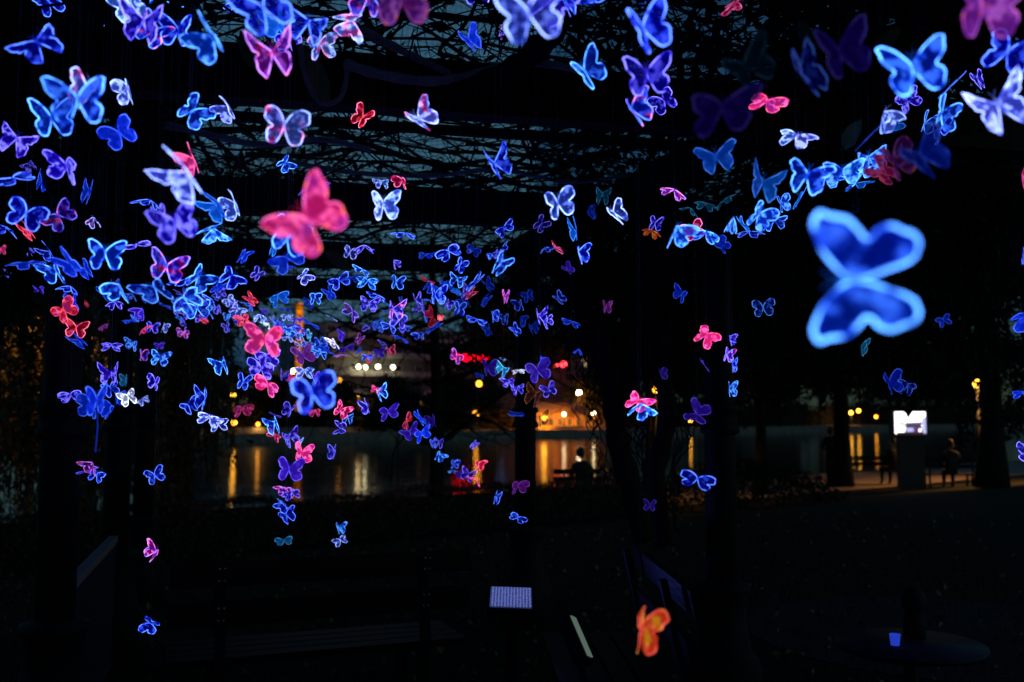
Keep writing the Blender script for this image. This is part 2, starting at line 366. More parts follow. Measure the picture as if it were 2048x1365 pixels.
M_single = mat('broad_leaf', (.10, .13, .03), .6, .4, 20); M_ochl = mat('ochre_leaf', (.22, .17, .03), .6, .4, 20)
def big_leaf(par, x0, y0, x1, y1, d, w, m, name='leaf'):
    a, c = at(x0, y0, d), at(x1, y1, d - .03); ax = (c - a); L = ax.length; ax.normalize(); side = ax.cross(CB @ Vector((0, 0, 1))).normalized(); nz = side.cross(ax)
    vs = []; K = 8
    for i in range(K + 1):
        t = i / K; wd = w * math.sin(math.pi * min(1, t ** .8)) ** .8 * .5 + .001; mid = a + ax * L * t - nz * .02 * math.sin(t * 3)
        vs += [mid - side * wd - nz * .012, mid, mid + side * wd - nz * .012]
    fs = [(3 * i + j, 3 * i + j + 1, 3 * i + j + 4, 3 * i + j + 3) for i in range(K) for j in (0, 1)]
    MB().add(vs, fs, True).build(name, m, par)
big_leaf(v2, 612, 100, 655, 205, 3.05, .055, M_single); big_leaf(v2, 480, 60, 500, 130, 3.0, .045, M_single)
big_leaf(v3, 1748, 100, 1802, 58, 2.0, .03, M_ochl); big_leaf(v3, 1690, 300, 1725, 240, 2.6, .04, M_single); big_leaf(v3, 1600, 35, 1640, 95, 2.8, .04, M_single); big_leaf(v4, 648, 500, 700, 540, 3.2, .04, M_single)
b = MB(); tips = []
def dens(x, y):                                   # how thick the roof tangle is at a place over the pergola
    px = 1024 + x / y * F
    return 1.0 if px < 330 else (.6 if px < 1000 else 1.0)
cnt = 0
while cnt < 3300:
    y = rnd.uniform(2.2, 11.5); x = rnd.uniform(-.62, .62) * y; z = rnd.uniform(2.80, 3.25)
    if rnd.random() > dens(x, y): continue
    cnt += 1
    pts = wander((x, y, z), (rnd.gauss(0, 1), rnd.gauss(0, 1), rnd.gauss(0, .45)), rnd.randint(7, 15), .09, .25, .02)
    for q in pts: q.z = max(q.z, 2.72)
    r0 = rnd.choice((.002, .0025, .003, .004, .007)); b.tube(pts, [r0 * (1 - .5 * i / len(pts)) for i in range(len(pts))], 3, False)
    if rnd.random() < .5: tips.append(rnd.choice(pts))
for i in range(270):
    y = rnd.uniform(2.6, 10); x = rnd.uniform(-.6, .6) * y; pts = wander((x, y, rnd.uniform(2.8, 3.2)), (rnd.gauss(0, 1), rnd.gauss(0, .6), rnd.gauss(0, .2)), 22, .11, .13, .01)
    for q in pts: q.z = max(q.z, 2.74)
    r0 = rnd.uniform(.006, .016)
    b.tube(pts, [r0 * (1 - .03 * j) for j in range(len(pts))], 5, False)
for c_, r_ in ((v6p, .17), (v7p, .14)):          # thin strands coiling round the two climbing trunks
    for i in range(34):
        ph = rnd.uniform(0, 6.28); f_ = rnd.uniform(.05, .25); i0 = rnd.randint(0, 14)
        pts = [q + Vector((math.cos(ph + f_ * j), math.sin(ph + f_ * j), 0)) * r_ * rnd.uniform(.6, 1.2) for j, q in enumerate(c_[i0:i0 + 26])]
        if len(pts) > 3: b.tube(pts, .004, 3, False)
b.build('vine_twigs', M_twig, kind='stuff', label='tangle of bare vine twigs lying over the pergola beams')
b = MB()
def leafy(n, xr, yr, zr, s=.07):
    for i in range(n):
        y = rnd.uniform(*yr); b.leaf((rnd.uniform(*xr) * y, y, rnd.uniform(*zr)), s, down=.7)
for p in tips:
    for k in range(rnd.choice((0, 0, 1, 1, 2))): b.leaf(p + Vector((rnd.gauss(0, .05), rnd.gauss(0, .05), rnd.gauss(0, .04))), .07, down=.8)
leafy(900, (-.32, .1), (2.8, 11), (2.8, 3.3), .06)
for i in range(9000): b.leaf((rnd.uniform(-3.2, 3.2), rnd.uniform(-6, 2.0), rnd.uniform(2.9, 3.5)), .20, down=.4, ratio=.7)  # oversized leaves overhead, out of view, added to cut the sky light
leafy(4500, (.06, .3), (2.6, 11), (2.78, 3.3), .07)
for i in range(9000):                                  # unseen leaf walls round the sides and back, added to block sky light
    a_ = rnd.random()
    p_ = (-3.6 + rnd.gauss(0, .15), rnd.uniform(-6, 1.2), rnd.uniform(0, 3)) if a_ < .3 else (3.6 + rnd.gauss(0, .15), rnd.uniform(-6, 2.0), rnd.uniform(0, 3)) if a_ < .6 else (rnd.uniform(-3.6, 3.6), -6 + rnd.gauss(0, .15), rnd.uniform(0, 3))
    b.leaf(p_, .30, ratio=.8)
leafy(15000, (-.62, -.335), (2.4, 10), (2.78, 3.35), .09)
leafy(10000, (.27, .62), (2.4, 10), (2.75, 3.35), .09); b.build('vine_and_added_leaves', M_leafd, kind='stuff', label='dark vine leaves hanging over both sides of the pergola roof, with added unseen leaf walls')
def curtain(name, label, cat, x0, x1, d, ytop, ybot, n, m, lsize=.05, dvar=.6, group=None, stepz=.05):
    root = empty(name, at((x0 + x1) / 2, ybot, d) * 1, 0, label, cat, group)
    tw = MB(); lv = MB()
    for i in range(n):
        px = rnd.uniform(x0, x1); dd = d + rnd.uniform(-dvar, dvar); p = at(px, ytop + rnd.uniform(-30, 30), dd); q = at(px, rnd.uniform(ytop + .5 * (ybot - ytop), ybot), dd)
        L = p.z - q.z; k = max(3, int(L / stepz)); pts = []; ax, ay = rnd.gauss(0, .03), rnd.gauss(0, .03)
        for j in range(k + 1):
            t = j / k; pts.append(Vector((p.x + ax * L * t + .02 * math.sin(j * .7 + i), p.y + ay * L * t, p.z - L * t)))
        tw.tube(pts, .004, 3, False)
        for c in pts: lv.leaf(c, lsize, ratio=.3, down=1.6)
        for c in pts[::2]: lv.leaf(c, lsize, ratio=.3, down=1.2)
    tw.build('twigs', M_twig, root, kind='stuff'); o = lv.build('leaves', m, root, kind='stuff'); return root
curtain('vine_curtain', 'curtain of vine leaves hanging at the left edge beyond the first column', 'vine', -60, 60, 4.6, 520, 700, 26, M_leafd, .09)
curtain('vine_curtain', 'curtain of vine leaves beside the huge blurred blue butterfly', 'vine', 1500, 2080, 6.4, 300, 640, 90, M_leafd, .09, 1.2)
curtain('vine_curtain', 'curtain of vine leaves hanging low at the right edge', 'vine', 1560, 2100, 9.5, 560, 800, 80, M_leafd, .12, 1.5)
curtain('vine_curtain', 'curtain of leaves closing the gap at the far right', 'vine', 1900, 2100, 12, 700, 900, 40, M_leafd, .12, 1)
curtain('vine_curtain', 'curtain of vine leaves behind the right column', 'vine', 1240, 1560, 11, 600, 830, 60, M_leafd, .12, 1.5)
curtain('vine_curtain', 'curtain of vine strands between the middle and right columns', 'vine', 1150, 1420, 6.5, 420, 800, 60, M_leafd, .07, .8)

# ---------------------------------------------------------------- trees
def tree(label, x, y, h, r, crown_r, crown_z, n_leaf, lsize, m=M_leafd, bare=False, group='trees along the river path', z=None, limbs=9, lean=(0, 0), flat=.8, low=.35):
    if h < 5: low = .15
    z = gz(x, y) if z is None else z
    root = empty('tree', (x, y, z), 0, label, 'tree', group)
    pts = [Vector((x + lean[0] * t + .06 * math.sin(t * 5), y + lean[1] * t, z + h * t)) for t in [i / 10 for i in range(11)]]
    MB().tube(pts, [r * (1.5 if i == 0 else 1.15 if i == 1 else 1 - .06 * i) for i in range(11)], 10).build('trunk', M_bark, root)
    br = MB(); ends = []
    for i in range(limbs):
        t = rnd.uniform(low, .98); p = pts[int(t * 10)]; a = 6.28 * i / limbs + rnd.uniform(-.3, .3)
        d = Vector((math.cos(a), math.sin(a), .15 if bare else rnd.uniform(.2, .8)))
        w = wander(p, d, 10, crown_r / 9, .16, -.01); br.tube(w, [r * .38 * (1 - .08 * j) for j in range(11)], 5, False); ends += w[3:]
        for j in (3, 5, 6, 7, 8, 9):
            w2 = wander(w[j], Vector((rnd.gauss(0, 1), rnd.gauss(0, 1), rnd.gauss(0, .4))), 7, crown_r / 14, .2); br.tube(w2, [r * .13 * (1 - .1 * k) for k in range(8)], 4, False); ends += w2[3:]
            if bare:
                for q in w2[2::2]: br.tube(wander(q, Vector((rnd.gauss(0, 1), rnd.gauss(0, 1), rnd.gauss(0, .5))), 4, crown_r / 18, .2), .006, 3, False)
    br.build('branches', M_bark, root)
    if n_leaf:
        lv = MB()
        for i in range(n_leaf):
            q = rnd.choice(ends); s_ = crown_r * .16
            lv.leaf(q + Vector((rnd.gauss(0, s_), rnd.gauss(0, s_), rnd.gauss(0, s_ * flat))), lsize, down=.4)
        lv.build('leaves', m, root, kind='stuff')
    return root
p = at(868, 1052, 18.5); tree('bare young tree with tiered level branches behind the hedge', p.x, p.y, 5.5, .15, 2.6, 0, 0, .1, bare=True, limbs=30)
p = at(1682, 965, 30); tree('straight dark trunk left of the lit screen', p.x, p.y, 8, .27, 3.6, 0, 16000, .26, low=.55)
p = at(1985, 1000, 24); tree('big dark tree at the right edge', p.x, p.y, 8, .28, 3.4, 0, 18000, .26, low=.5)
p = at(1300, 990, 26); tree('dark leafy tree behind the vine trunk', p.x, p.y, 7, .18, 2.8, 0, 16000, .2, low=.45)
p = at(1520, 985, 27); tree('leafy tree above the blue water gap', p.x, p.y, 7, .16, 3.0, 0, 18000, .22, low=.45)
p = at(1830, 960, 36); tree('wide dark tree behind the lit screen', p.x, p.y, 9, .2, 4.0, 0, 18000, .26, low=.5)
p = at(350, 1090, 18); rw = tree('weeping willow at the left bank with long hanging strands', p.x, p.y, 6.5, .25, 3.0, 0, 5000, .12)
wil = MB(); wt = MB()
for i in range(150):
    px = rnd.uniform(290, 465); dd = rnd.uniform(15.5, 18.5); a = at(px, rnd.uniform(520, 640), dd); zb = at(px, rnd.uniform(820, 1010) if px > 360 else rnd.uniform(900, 1040), dd).z
    k = int((a.z - zb) / .09); sx, sy = rnd.gauss(0, .05), rnd.gauss(0, .05)
    pts = [Vector((a.x + sx * j * .09 + .03 * math.sin(j * .5 + i), a.y + sy * j * .09, a.z - j * .09)) for j in range(max(3, k))]
    wt.tube(pts, .006, 3, False)
    for q in pts:
        wil.leaf(q, .13, ratio=.22, down=2.2)
        if rnd.random() < .6: wil.leaf(q, .13, ratio=.22, down=2.2)
wil.build('hanging_leaves', M_willow, rw, kind='stuff'); wt.build('hanging_twigs', M_twig, rw)
p = at(150, 1080, 21); rw2 = tree('broad dark willow filling the left side behind the columns', p.x, p.y, 6.5, .3, 4.5, 0, 9000, .22)
wil = MB(); wt = MB()
for i in range(330):
    px = rnd.uniform(-80, 335); dd = rnd.uniform(14.5, 20); a = at(px, rnd.uniform(330, 640), dd); zb = at(px, rnd.uniform(860, 1070), dd).z; zb = max(zb, gz(a.x, a.y) + .1)
    k = int((a.z - zb) / .12); sx, sy = rnd.gauss(0, .05), rnd.gauss(0, .05)
    pts = [Vector((a.x + sx * j * .12 + .03 * math.sin(j * .5 + i), a.y + sy * j * .12, a.z - j * .12)) for j in range(max(3, k))]
    wt.tube(pts, .006, 3, False)
    for q in pts:
        for _ in range(2): wil.leaf(q, .20, ratio=.26, down=1.8)
wil.build('hanging_leaves', M_willow, rw2, kind='stuff'); wt.build('hanging_twigs', M_twig, rw2)
for i, (px, s, h, cr, lab) in enumerate([(60, 86, 10, 6, 'tall dark tree on the far bank at the left edge'), (300, 86, 10, 6, 'dark tree on the far bank behind the willow'), (1040, 104, 18, 8, 'tall dark tree on the far bank behind the middle column'), (1255, 86, 9, 5, 'dark round tree on the far bank right of the orange lit pavilion'), (1420, 87, 11, 6, 'tall dark tree on the far bank behind the vine column'), (1560, 86, 9, 5.5, 'dark tree on the far bank left of the straight trunk'),
        (1640, 90, 13, 6, 'tallest dark tree on the far bank'), (1480, 92, 12, 6, 'dark tree on the far bank left of the huge blue butterfly'), (1720, 90, 10, 6, 'dark tree on the far bank right of the straight trunk'), (1880, 90, 11, 6, 'dark tree on the far bank right of the lit screen'), (1800, 88, 11, 6, 'dark tree on the far bank behind the lit screen'), (1950, 88, 12, 7, 'dark tree on the far bank at the right edge'), (560, 86, 5, 3, 'small dark tree on the far bank under the orange column'), (930, 86, 6, 3.4, 'low dark tree on the far bank under the red sign'), (650, 85, 4.2, 2.6, 'squat dark tree on the far bank near the amber lamp'), (745, 85, 4.6, 3, 'squat dark tree on the far bank under the four ceiling lights'), (815, 85, 4.2, 2.8, 'squat dark tree on the far bank left of the bare tree trunk')]):
    c = ats(px, 860, s); big = 1.0 if h < 7 else 1.35; tree(lab, c.x, c.y, h * big, .3, cr * big, 0, 5200 if h < 7 else 11000, .55 if h < 7 else .95, group='trees on the far bank', z=-.45)

# hedge
hs, ht = -1.7, None
hd = empty('hedge', rv(-2.0, 8, -.6), 0, 'long russet clipped hedge between the lawn and the river path', 'hedge')
lv = MB(); core = MB()
t = -2.0
while t < 11:
    core.box(rv(-2.15, t + .5, -.6 + .33), (1.0, .55, .62), math.atan2(UR.y, UR.x)); t += 1.0
for i in range(18000):
    t = rnd.uniform(-2.2, 11.3); a = rnd.uniform(0, 1)
    hh = .74 + .05 * math.sin(t * 1.3) + .04 * math.sin(t * 3.7)
    if a < .5: s_, z_ = -2.15 + rnd.uniform(-.36, .36), hh + rnd.gauss(0, .025)
    else: s_, z_ = -2.15 - .36 + rnd.gauss(0, .03) if a < .9 else -2.15 + .36, rnd.uniform(0, hh)
    lv.leaf(rv(s_, t, -.6 + z_), .055, ratio=.6)
core.build('core', M_twig, hd); lv.build('leaves', M_hedge, hd, kind='stuff')
bs = empty('shrub', rv(-3.2, 13.3, -.6), 0, 'dark rounded shrub right of the hedge', 'shrub'); lv = MB(); tw = MB()
for i in range(70): tw.tube(wander((rv(-3.2, 13.3, -.6)), (rnd.gauss(0, 1), rnd.gauss(0, 1), 1), 9, .14, .2), .008, 3, False)
for i in range(9000):
    a = rnd.uniform(0, 6.28); e = rnd.uniform(0, 1.57); q = rv(-3.2, 13.6, -.6) + Vector((2.3 * math.cos(a) * math.cos(e), 1.7 * math.sin(a) * math.cos(e), 1.05 * math.sin(e))) * rnd.uniform(.75, 1.05)
    lv.leaf(q, .09)
lv.build('leaves', M_leafd, bs, kind='stuff'); tw.build('stems', M_twig, bs)

for px0, px1, hh, lab in ((1225, 2120, 4.2, 'long dark thicket along the far bank at the right'), (430, 1062, 2.9, 'dark clipped thicket along the far bank before the grey apartment house')):
    a_, c_ = ats(px0, 850, 89), ats(px1, 850, 89); hr = empty('far_hedge', (a_.x, a_.y, -.45), 0, lab, 'hedge', 'thickets along the far bank'); lv = MB(); cr_ = MB(); ang_ = math.atan2(c_.y - a_.y, c_.x - a_.x); n_ = int((c_ - a_).length / 3)
    for k in range(n_):
        q = a_.lerp(c_, (k + .5) / n_); h_ = hh * (1 + .18 * math.sin(k * 1.7) + .1 * math.sin(k * .6)); cr_.box((q.x, q.y, -.45 + h_ * .42), ((c_ - a_).length / n_ + .1, 1.2, h_ * .84), ang_)
        for _ in range(240): lv.leaf((q.x + rnd.uniform(-1.8, 1.8), q.y + rnd.uniform(-1.4, 1.2), -.45 + h_ * rnd.uniform(.02, 1.08)), .5)
    cr_.build('core', M_twig, hr, kind='stuff'); lv.build('leaves', M_leafd, hr, kind='stuff')

# ---------------------------------------------------------------- far buildings
def boxb(px0, px1, py0, py1, s, depth, z0=-.45):
    """corner data of an upright block on the far side whose front spans px0..px1 and tops out at py0"""
    a = ats(px0, 830, s); c = ats(px1, 830, s); zt = ats((px0 + px1) / 2, py0, s).z
    return a, c, zt
def block(name, label, px0, px1, py0, s, depth, m, group=None):
    a, c, zt = boxb(px0, px1, py0, 0, s, depth); mid = (a + c) / 2; L = (Vector((c.x, c.y, 0)) - Vector((a.x, a.y, 0))).length
    root = empty(name, (mid.x, mid.y, -.45), 0, label, 'building', group)
    ang = math.atan2(c.y - a.y, c.x - a.x); nn = Vector((-math.sin(ang), math.cos(ang), 0)); ctr = Vector((mid.x, mid.y, 0)) + nn * depth / 2
    w = MB().box((0, 0, 0), (L, depth, zt + .45)); o = w.build('walls', m, None); o.parent = root
    o.location = (ctr - Vector((mid.x, mid.y, 0))) + Vector((0, 0, (zt + .45) / 2)); o.rotation_euler = (0, 0, ang)
    return root, Vector((a.x, a.y, 0)), Vector((c.x, c.y, 0)), zt, nn
WIN = {}
def window(root, a, c, u, z, w, h, nn, glass, name='window'):
    ang = math.atan2(c.y - a.y, c.x - a.x); p = a.lerp(c, u) - nn * .06
    key = (round(w, 2), round(h, 2), glass.name)
    if key not in WIN:
        f = MB(); t = .12
        for dx, dz, sx, sz in ((0, h / 2, w, t), (0, -h / 2, w, t), (-w / 2, 0, t, h), (w / 2, 0, t, h), (0, 0, t * .6, h)): f.box((dx, 0, dz), (sx, .12, sz))
        WIN[key] = (f.mesh('window', M_slab), MB().box((0, .03, 0), (w, .04, h)).mesh('pane', glass))
    fo = bpy.data.objects.new(name, WIN[key][0]); link(fo, root); fo.location = p - Vector((root.location.x, root.location.y, 0)) + Vector((0, 0, z + .45)); fo.rotation_euler = (0, 0, ang)
    g = bpy.data.objects.new('pane', WIN[key][1]); link(g, fo)
M_winlit = emit('lit_window', (1, .75, .4), .5)
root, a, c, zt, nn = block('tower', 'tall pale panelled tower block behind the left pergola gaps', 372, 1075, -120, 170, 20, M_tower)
for fl in range(3, 17):
    for k in range(18):
        if (fl * 7 + k * 5) % 11 in (0, 2, 4, 7, 9): continue
        window(root, a, c, (k + .5) / 18, 3.4 * fl, 1.3, 1.7, nn, M_glassd)
root, a, c, zt, nn = block('apartment_building', 'grey apartment house with pale balcony bands behind the four ceiling lights', 636, 1010, 655, 128, 14, M_grey)
for fl in range(5):
    z = 1.2 + fl * (zt - 1) / 5
    ang = math.atan2(c.y - a.y, c.x - a.x); mid = a.lerp(c, .5) - nn * .8
    MB().box((mid.x, mid.y, z + 1.0), ((c - a).length * (.98 - .06 * (fl % 2)), 1.5, .9), ang).build('balcony', M_slab, root)
    for k in range(9): window(root, a, c, (k + .5) / 9, z + 2.35 - .45, 1.5, 1.3, nn, M_glassd)
root, a, c, zt, nn = block('apartment_building', 'plain grey building above the orange lit pavilion', 1085, 1215, 672, 110, 12, M_grey)
for fl in range(5):
    for k in range(4): window(root, a, c, (k + .5) / 4, 3 + 2.6 * fl, 1.3, 1.5, nn, M_winlit if (fl, k) in ((3, 2),) else M_glassd)
root, a, c, zt, nn = block('apartment_building', 'low pale building behind the orange lit column', 430, 640, 740, 105, 10, M_pale)
for fl in range(2):
    for k in range(6): window(root, a, c, (k + .5) / 6, 1.6 + 2.8 * fl, 1.2, 1.5, nn, M_glassd)
# orange lit pavilion
root, a, c, zt, nn = block('pavilion', 'low riverside pavilion lit orange with a hipped roof', 1072, 1200, 822, 92, 7, M_ochre)
ang = math.atan2(c.y - a.y, c.x - a.x); ux = (c - a).normalized(); L = (c - a).length
rb = MB(); e = 1.0; A = a - ux * e - nn * e; B = c + ux * e - nn * e; Cc = c + ux * e + nn * (7 + e); Dd = a - ux * e + nn * (7 + e); zr = zt + 1.3
R1 = a + ux * 2.2 + nn * 3.5; R2 = c - ux * 2.2 + nn * 3.5
rb.add([A + Vector((0, 0, zt)), B + Vector((0, 0, zt)), Cc + Vector((0, 0, zt)), Dd + Vector((0, 0, zt)), R1 + Vector((0, 0, zr)), R2 + Vector((0, 0, zr))], [(0, 1, 5, 4), (1, 2, 5), (2, 3, 4, 5), (3, 0, 4), (3, 2, 1, 0)])
rb.build('roof', mat('pale_roof_sheet', (.45, .34, .2), .7, .2, .6), root)
for k in range(7): window(root, a, c, (k + .5) / 7, .5, .9, 1.1, nn, M_glassd)
for k in range(6): q = a.lerp(c, k / 5) - nn * .9; MB().tube([q + Vector((0, 0, -.45)), q + Vector((0, 0, zt))], .09, 8).build('post', M_slab, root)
w1 = MB(); q0 = ats(1075, 868, 84); q1 = ats(1208, 868, 84); mid = (q0 + q1) / 2
lw = empty('quay_parapet', (mid.x, mid.y, -.45), 0, 'low parapet wall on the quay before the orange pavilion', 'wall')
for k in range(16):
    q = q0.lerp(q1, (k + .5) / 16); w1.box((q.x, q.y, -.45 + .22), ((q1 - q0).length / 16 - .04, .4, .44), math.atan2(q1.y - q0.y, q1.x - q0.x))
w1.build('coping_stones', M_stone, lw)
lwl = empty('quay_parapet', ats(650, 868, 84), 0, 'long low parapet on the quay across the left water', 'wall')
q0 = ats(452, 868, 84); q1 = ats(868, 868, 84); w1 = MB()
for k in range(30):
    q = q0.lerp(q1, (k + .5) / 30); w1.box((q.x, q.y, -.45 + .3), ((q1 - q0).length / 30 - .05, .4, .6), math.atan2(q1.y - q0.y, q1.x - q0.x))
w1.build('coping_stones', M_stone, lwl)

# ---------------------------------------------------------------- lamps
M_g_amber = emit('sodium_lamp', (1, .42, .03), 12); M_g_amb2 = emit('small_sodium_lamp', (1, .42, .03), 5); M_g_warm = emit('warm_lamp', (1, .70, .28), 14); M_g_red = emit('red_lamp', (1, .03, .04), 14)
M_g_pale = emit('pale_lamp', (1, .80, .42), 12); M_g_white = emit('white_lamp', (1, .85, .6), 60); M_g_dim = emit('dim_amber_lamp', (1, .35, .02), 8)
def lamp(px, py, s, m, lab, r=.28, light=0, colr=(1, .5, .12), group='lamps along the far bank', base=True, off=(0, -1.0, .0)):
    p = ats(px, py, s) if s > 0 else at(px, py, -s)
    z0 = -.45 if s > 40 else -.6
    root = empty('street_lamp', (p.x, p.y, z0), 0, lab, 'lamp', group)
    MB().sphere(p, r, 12).build('globe', m, root)
    if base:
        MB().tube([(p.x, p.y, z0), (p.x, p.y, p.z - r * .9)], .07, 8).build('pole', M_iron, root); MB().lathe((p.x, p.y, z0), [(.16, 0), (.16, .3), (.08, .4)], 10).build('base', M_iron, root)
    if light:
        L = bpy.data.lights.new('lamp_light', 'SPOT'); L.spot_size = R(146 if s < 0 else 156); L.spot_blend = .5
        L.energy = light; L.color = colr; L.shadow_soft_size = .25
        o = bpy.data.objects.new('lamp_light', L); link(o, root)
        if s > 0: o.rotation_euler = (Vector((NR.x, NR.y, -.75))).to_track_quat('-Z', 'Y').to_euler()      # shaded towards the river
        o.location = Vector((0, 0, p.z - z0)) + Vector((-NR.x, -NR.y, 0)) * (r + .3) + Vector((0, 0, -.1))
    return root
lamp(587, 743, 97, M_g_warm, 'bright warm lamp beside the foot of the orange lit column', .34, 700)
lamp(466, 791, 85, M_g_amber, 'amber lamp left of the blue water, seen between willow strands', .26, 500)
lamp(679, 761, 84, M_g_amb2, 'amber lamp below the four ceiling lights', .26)
lamp(718, 791, 84, M_g_amb2, 'amber lamp above the brown bank, left of the pale violet butterflies', .22, 500)
lamp(838, 803, 84, M_g_amb2, 'upper lamp of the amber pair at the bare tree trunk', .2, 200); lamp(839, 820, 84, M_g_amb2, 'lower lamp of the amber pair at the bare tree trunk', .2)
lamp(958, 768, 84, M_g_dim, 'dim orange lamp below the red sign', .36); lamp(952, 828, 84, M_g_dim, 'dim orange lamp low behind the central branches', .36, 300)
lamp(1158, 786, 85, M_g_white, 'brightest white lamp above the orange pavilion roof', .30, 9000, (1, .27, .015))
lamp(1128, 829, 85, M_g_pale, 'left of the two low lamps before the orange pavilion', .26, 2200, (1, .27, .015)); lamp(1187, 827, 85, M_g_pale, 'right of the two low lamps before the orange pavilion', .26, 2200, (1, .27, .015))
lamp(1088, 836, 84, M_g_amber, 'amber lamp at the left end of the pavilion behind clear butterflies', .40, 2200, (1, .27, .015))
lamp(1312, 842, 84, M_g_amber, 'amber lamp between the two vine trunks', .3); lamp(1381, 842, 84, M_g_amber, 'amber lamp left of the right column', .24)
lamp(1702, 826, 85, M_g_amber, 'left amber lamp right of the straight trunk', .34, 900); lamp(1717, 822, 85, M_g_amber, 'right amber lamp beside the straight trunk', .34); lamp(1752, 834, 84, M_g_dim, 'dim amber lamp left of the lit screen', .3)
lamp(516, 849, 84, M_g_dim, 'low orange lamp glowing on the far quay at the left', .2, 150); lamp(468, 846, 83.5, M_g_amber, 'low amber lamp on the far quay casting the leftmost streak', .28)
lamp(1312, 780, -26, M_g_dim, 'small amber path lamp glimpsed between the vine trunks', .08, 120, (1, .45, .1), 'lamps on the near path')
lamp(1954, 768, -31, M_g_amber, 'amber path lamp shining through leaves at the right', .13, 850, (1, .45, .1), 'lamps on the near path')
# near lamp that lights the left path (its head is hidden behind the first column)
pl = Vector((-7.6, 16.9, 0)); root = empty('street_lamp', (pl.x, pl.y, -.6), 0, 'amber path lamp hidden behind the leftmost column and the willow', 'lamp', 'lamps on the near path')
MB().tube([(pl.x, pl.y, -.6), (pl.x, pl.y, 3.35)], .06, 8).build('pole', M_iron, root); MB().sphere((pl.x, pl.y, 3.45), .1).build('globe', M_g_amb2, root)
L = bpy.data.lights.new('lamp_light', 'SPOT'); L.spot_size = R(165); L.spot_blend = .4; L.energy = 600; L.color = (1, .42, .08); L.shadow_soft_size = .2; o = bpy.data.objects.new('lamp_light', L); link(o, root); o.location = (0, 0, 3.9)
# ceiling lights in the apartment house, red aircraft lights, signs
for k, (x, y) in enumerate([(717, 734), (731, 735), (756, 734), (786, 735)]):
    p = ats(x, y, 126); o = MB().sphere(p, .34, 10).build('ceiling_light', emit('ceiling_lamp%d' % k, (1, .85, .45), 16)); tag(o, ['leftmost', 'second from left', 'third from left', 'rightmost'][k] + ' of the four warm ceiling lights on the grey apartment house', 'lamp', 'four ceiling lights')
for x, y, s, r_, lab in ((881, 635, 120, .42, 'pinkish red warning light above the bare tree'), (977, 652, 120, .34, 'orange red warning light above the red sign'), (1112, 729, 105, .42, 'left red light over the orange pavilion'), (1127, 729, 105, .50, 'right red light over the orange pavilion'), (1345, 631, 110, .14, 'tiny red light among the dark right branches')):
    p = ats(x, y, s); root = empty('beacon', p, 0, lab, 'lamp', 'red lights'); MB().sphere(p, r_, 10).build('lens', M_g_red, root); MB().tube([p - Vector((0, 0, r_)), p - Vector((0, 0, r_ + 1.2))], .06, 6).build('bracket', M_iron, root)
def sign(px0, px1, py0, py1, s, m, lab, glyph):
    a = ats(px0, (py0 + py1) / 2, s); c = ats(px1, (py0 + py1) / 2, s); zt = ats(px0, py0, s).z; zb = ats(px0, py1, s).z; mid = (a + c) / 2; L = (c - a).length; ang = math.atan2(c.y - a.y, c.x - a.x); h = zt - zb
    root = empty('sign', (mid.x, mid.y, zb), 0, lab, 'sign'); nn = Vector((-math.sin(ang), math.cos(ang), 0))
    cc = Vector((mid.x, mid.y, (zt + zb) / 2)); MB().box(cc + nn * .2, (L, .2, h), ang).build('housing', M_iron, root)
    for k in range(glyph):                       # blurred heavy capitals: each glyph its own lit piece
        u = (k + .5) / glyph; w = L / glyph * .94; q = a.lerp(c, u); g = MB(); hx = h * .92
        kind = k % 4
        ax = (c - a).normalized(); base = Vector((q.x, q.y, cc.z))
        def bar(dx, dz, sx, sz): g.box(base + ax * dx * w + Vector((0, 0, dz * hx)), (sx * w, .12, sz * hx), ang)
        bar(-.34, 0, .30, 1); bar(.34, 0, .30, 1)
        if kind in (0, 2): bar(0, .36, .38, .26)
        if kind in (1, 2): bar(0, -.05, .38, .30)
        if kind in (3, 0): bar(0, -.36, .38, .26)
        if kind == 3: bar(0, .1, .38, .25)
        g.build('letter', m, root)
    return root
sign(906, 980, 708, 722, 120, emit('red_neon', (1, .0, .01), 9), 'glowing red roof sign with blurred capitals behind the branches', 6)
sign(992, 1018, 705, 720, 120, emit('blue_neon', (.25, .45, 1), 5), 'small blue white lit sign right of the red sign', 2)
p0 = ats(596, 845, 86); root = empty('lit_column', (p0.x, p0.y, -.45), 0, 'tall slender lit column with painted orange glow on the far bank', 'column')
zt = ats(596, 605, 86).z; b = MB(); b.tube([(p0.x, p0.y, z) for z in (-.45, 1, 2)], .22, 10); b.build('base', M_iron, root)
MB().tube([(p0.x + .05 * math.sin(k), p0.y, 2 + (zt - 2) * k / 10) for k in range(11)], .36, 12).build('painted_lit_shaft', emit('painted_orange_light', (1, .24, .0), 1.0, False, .8), root)  # orange lamplight on the column is put in as emission

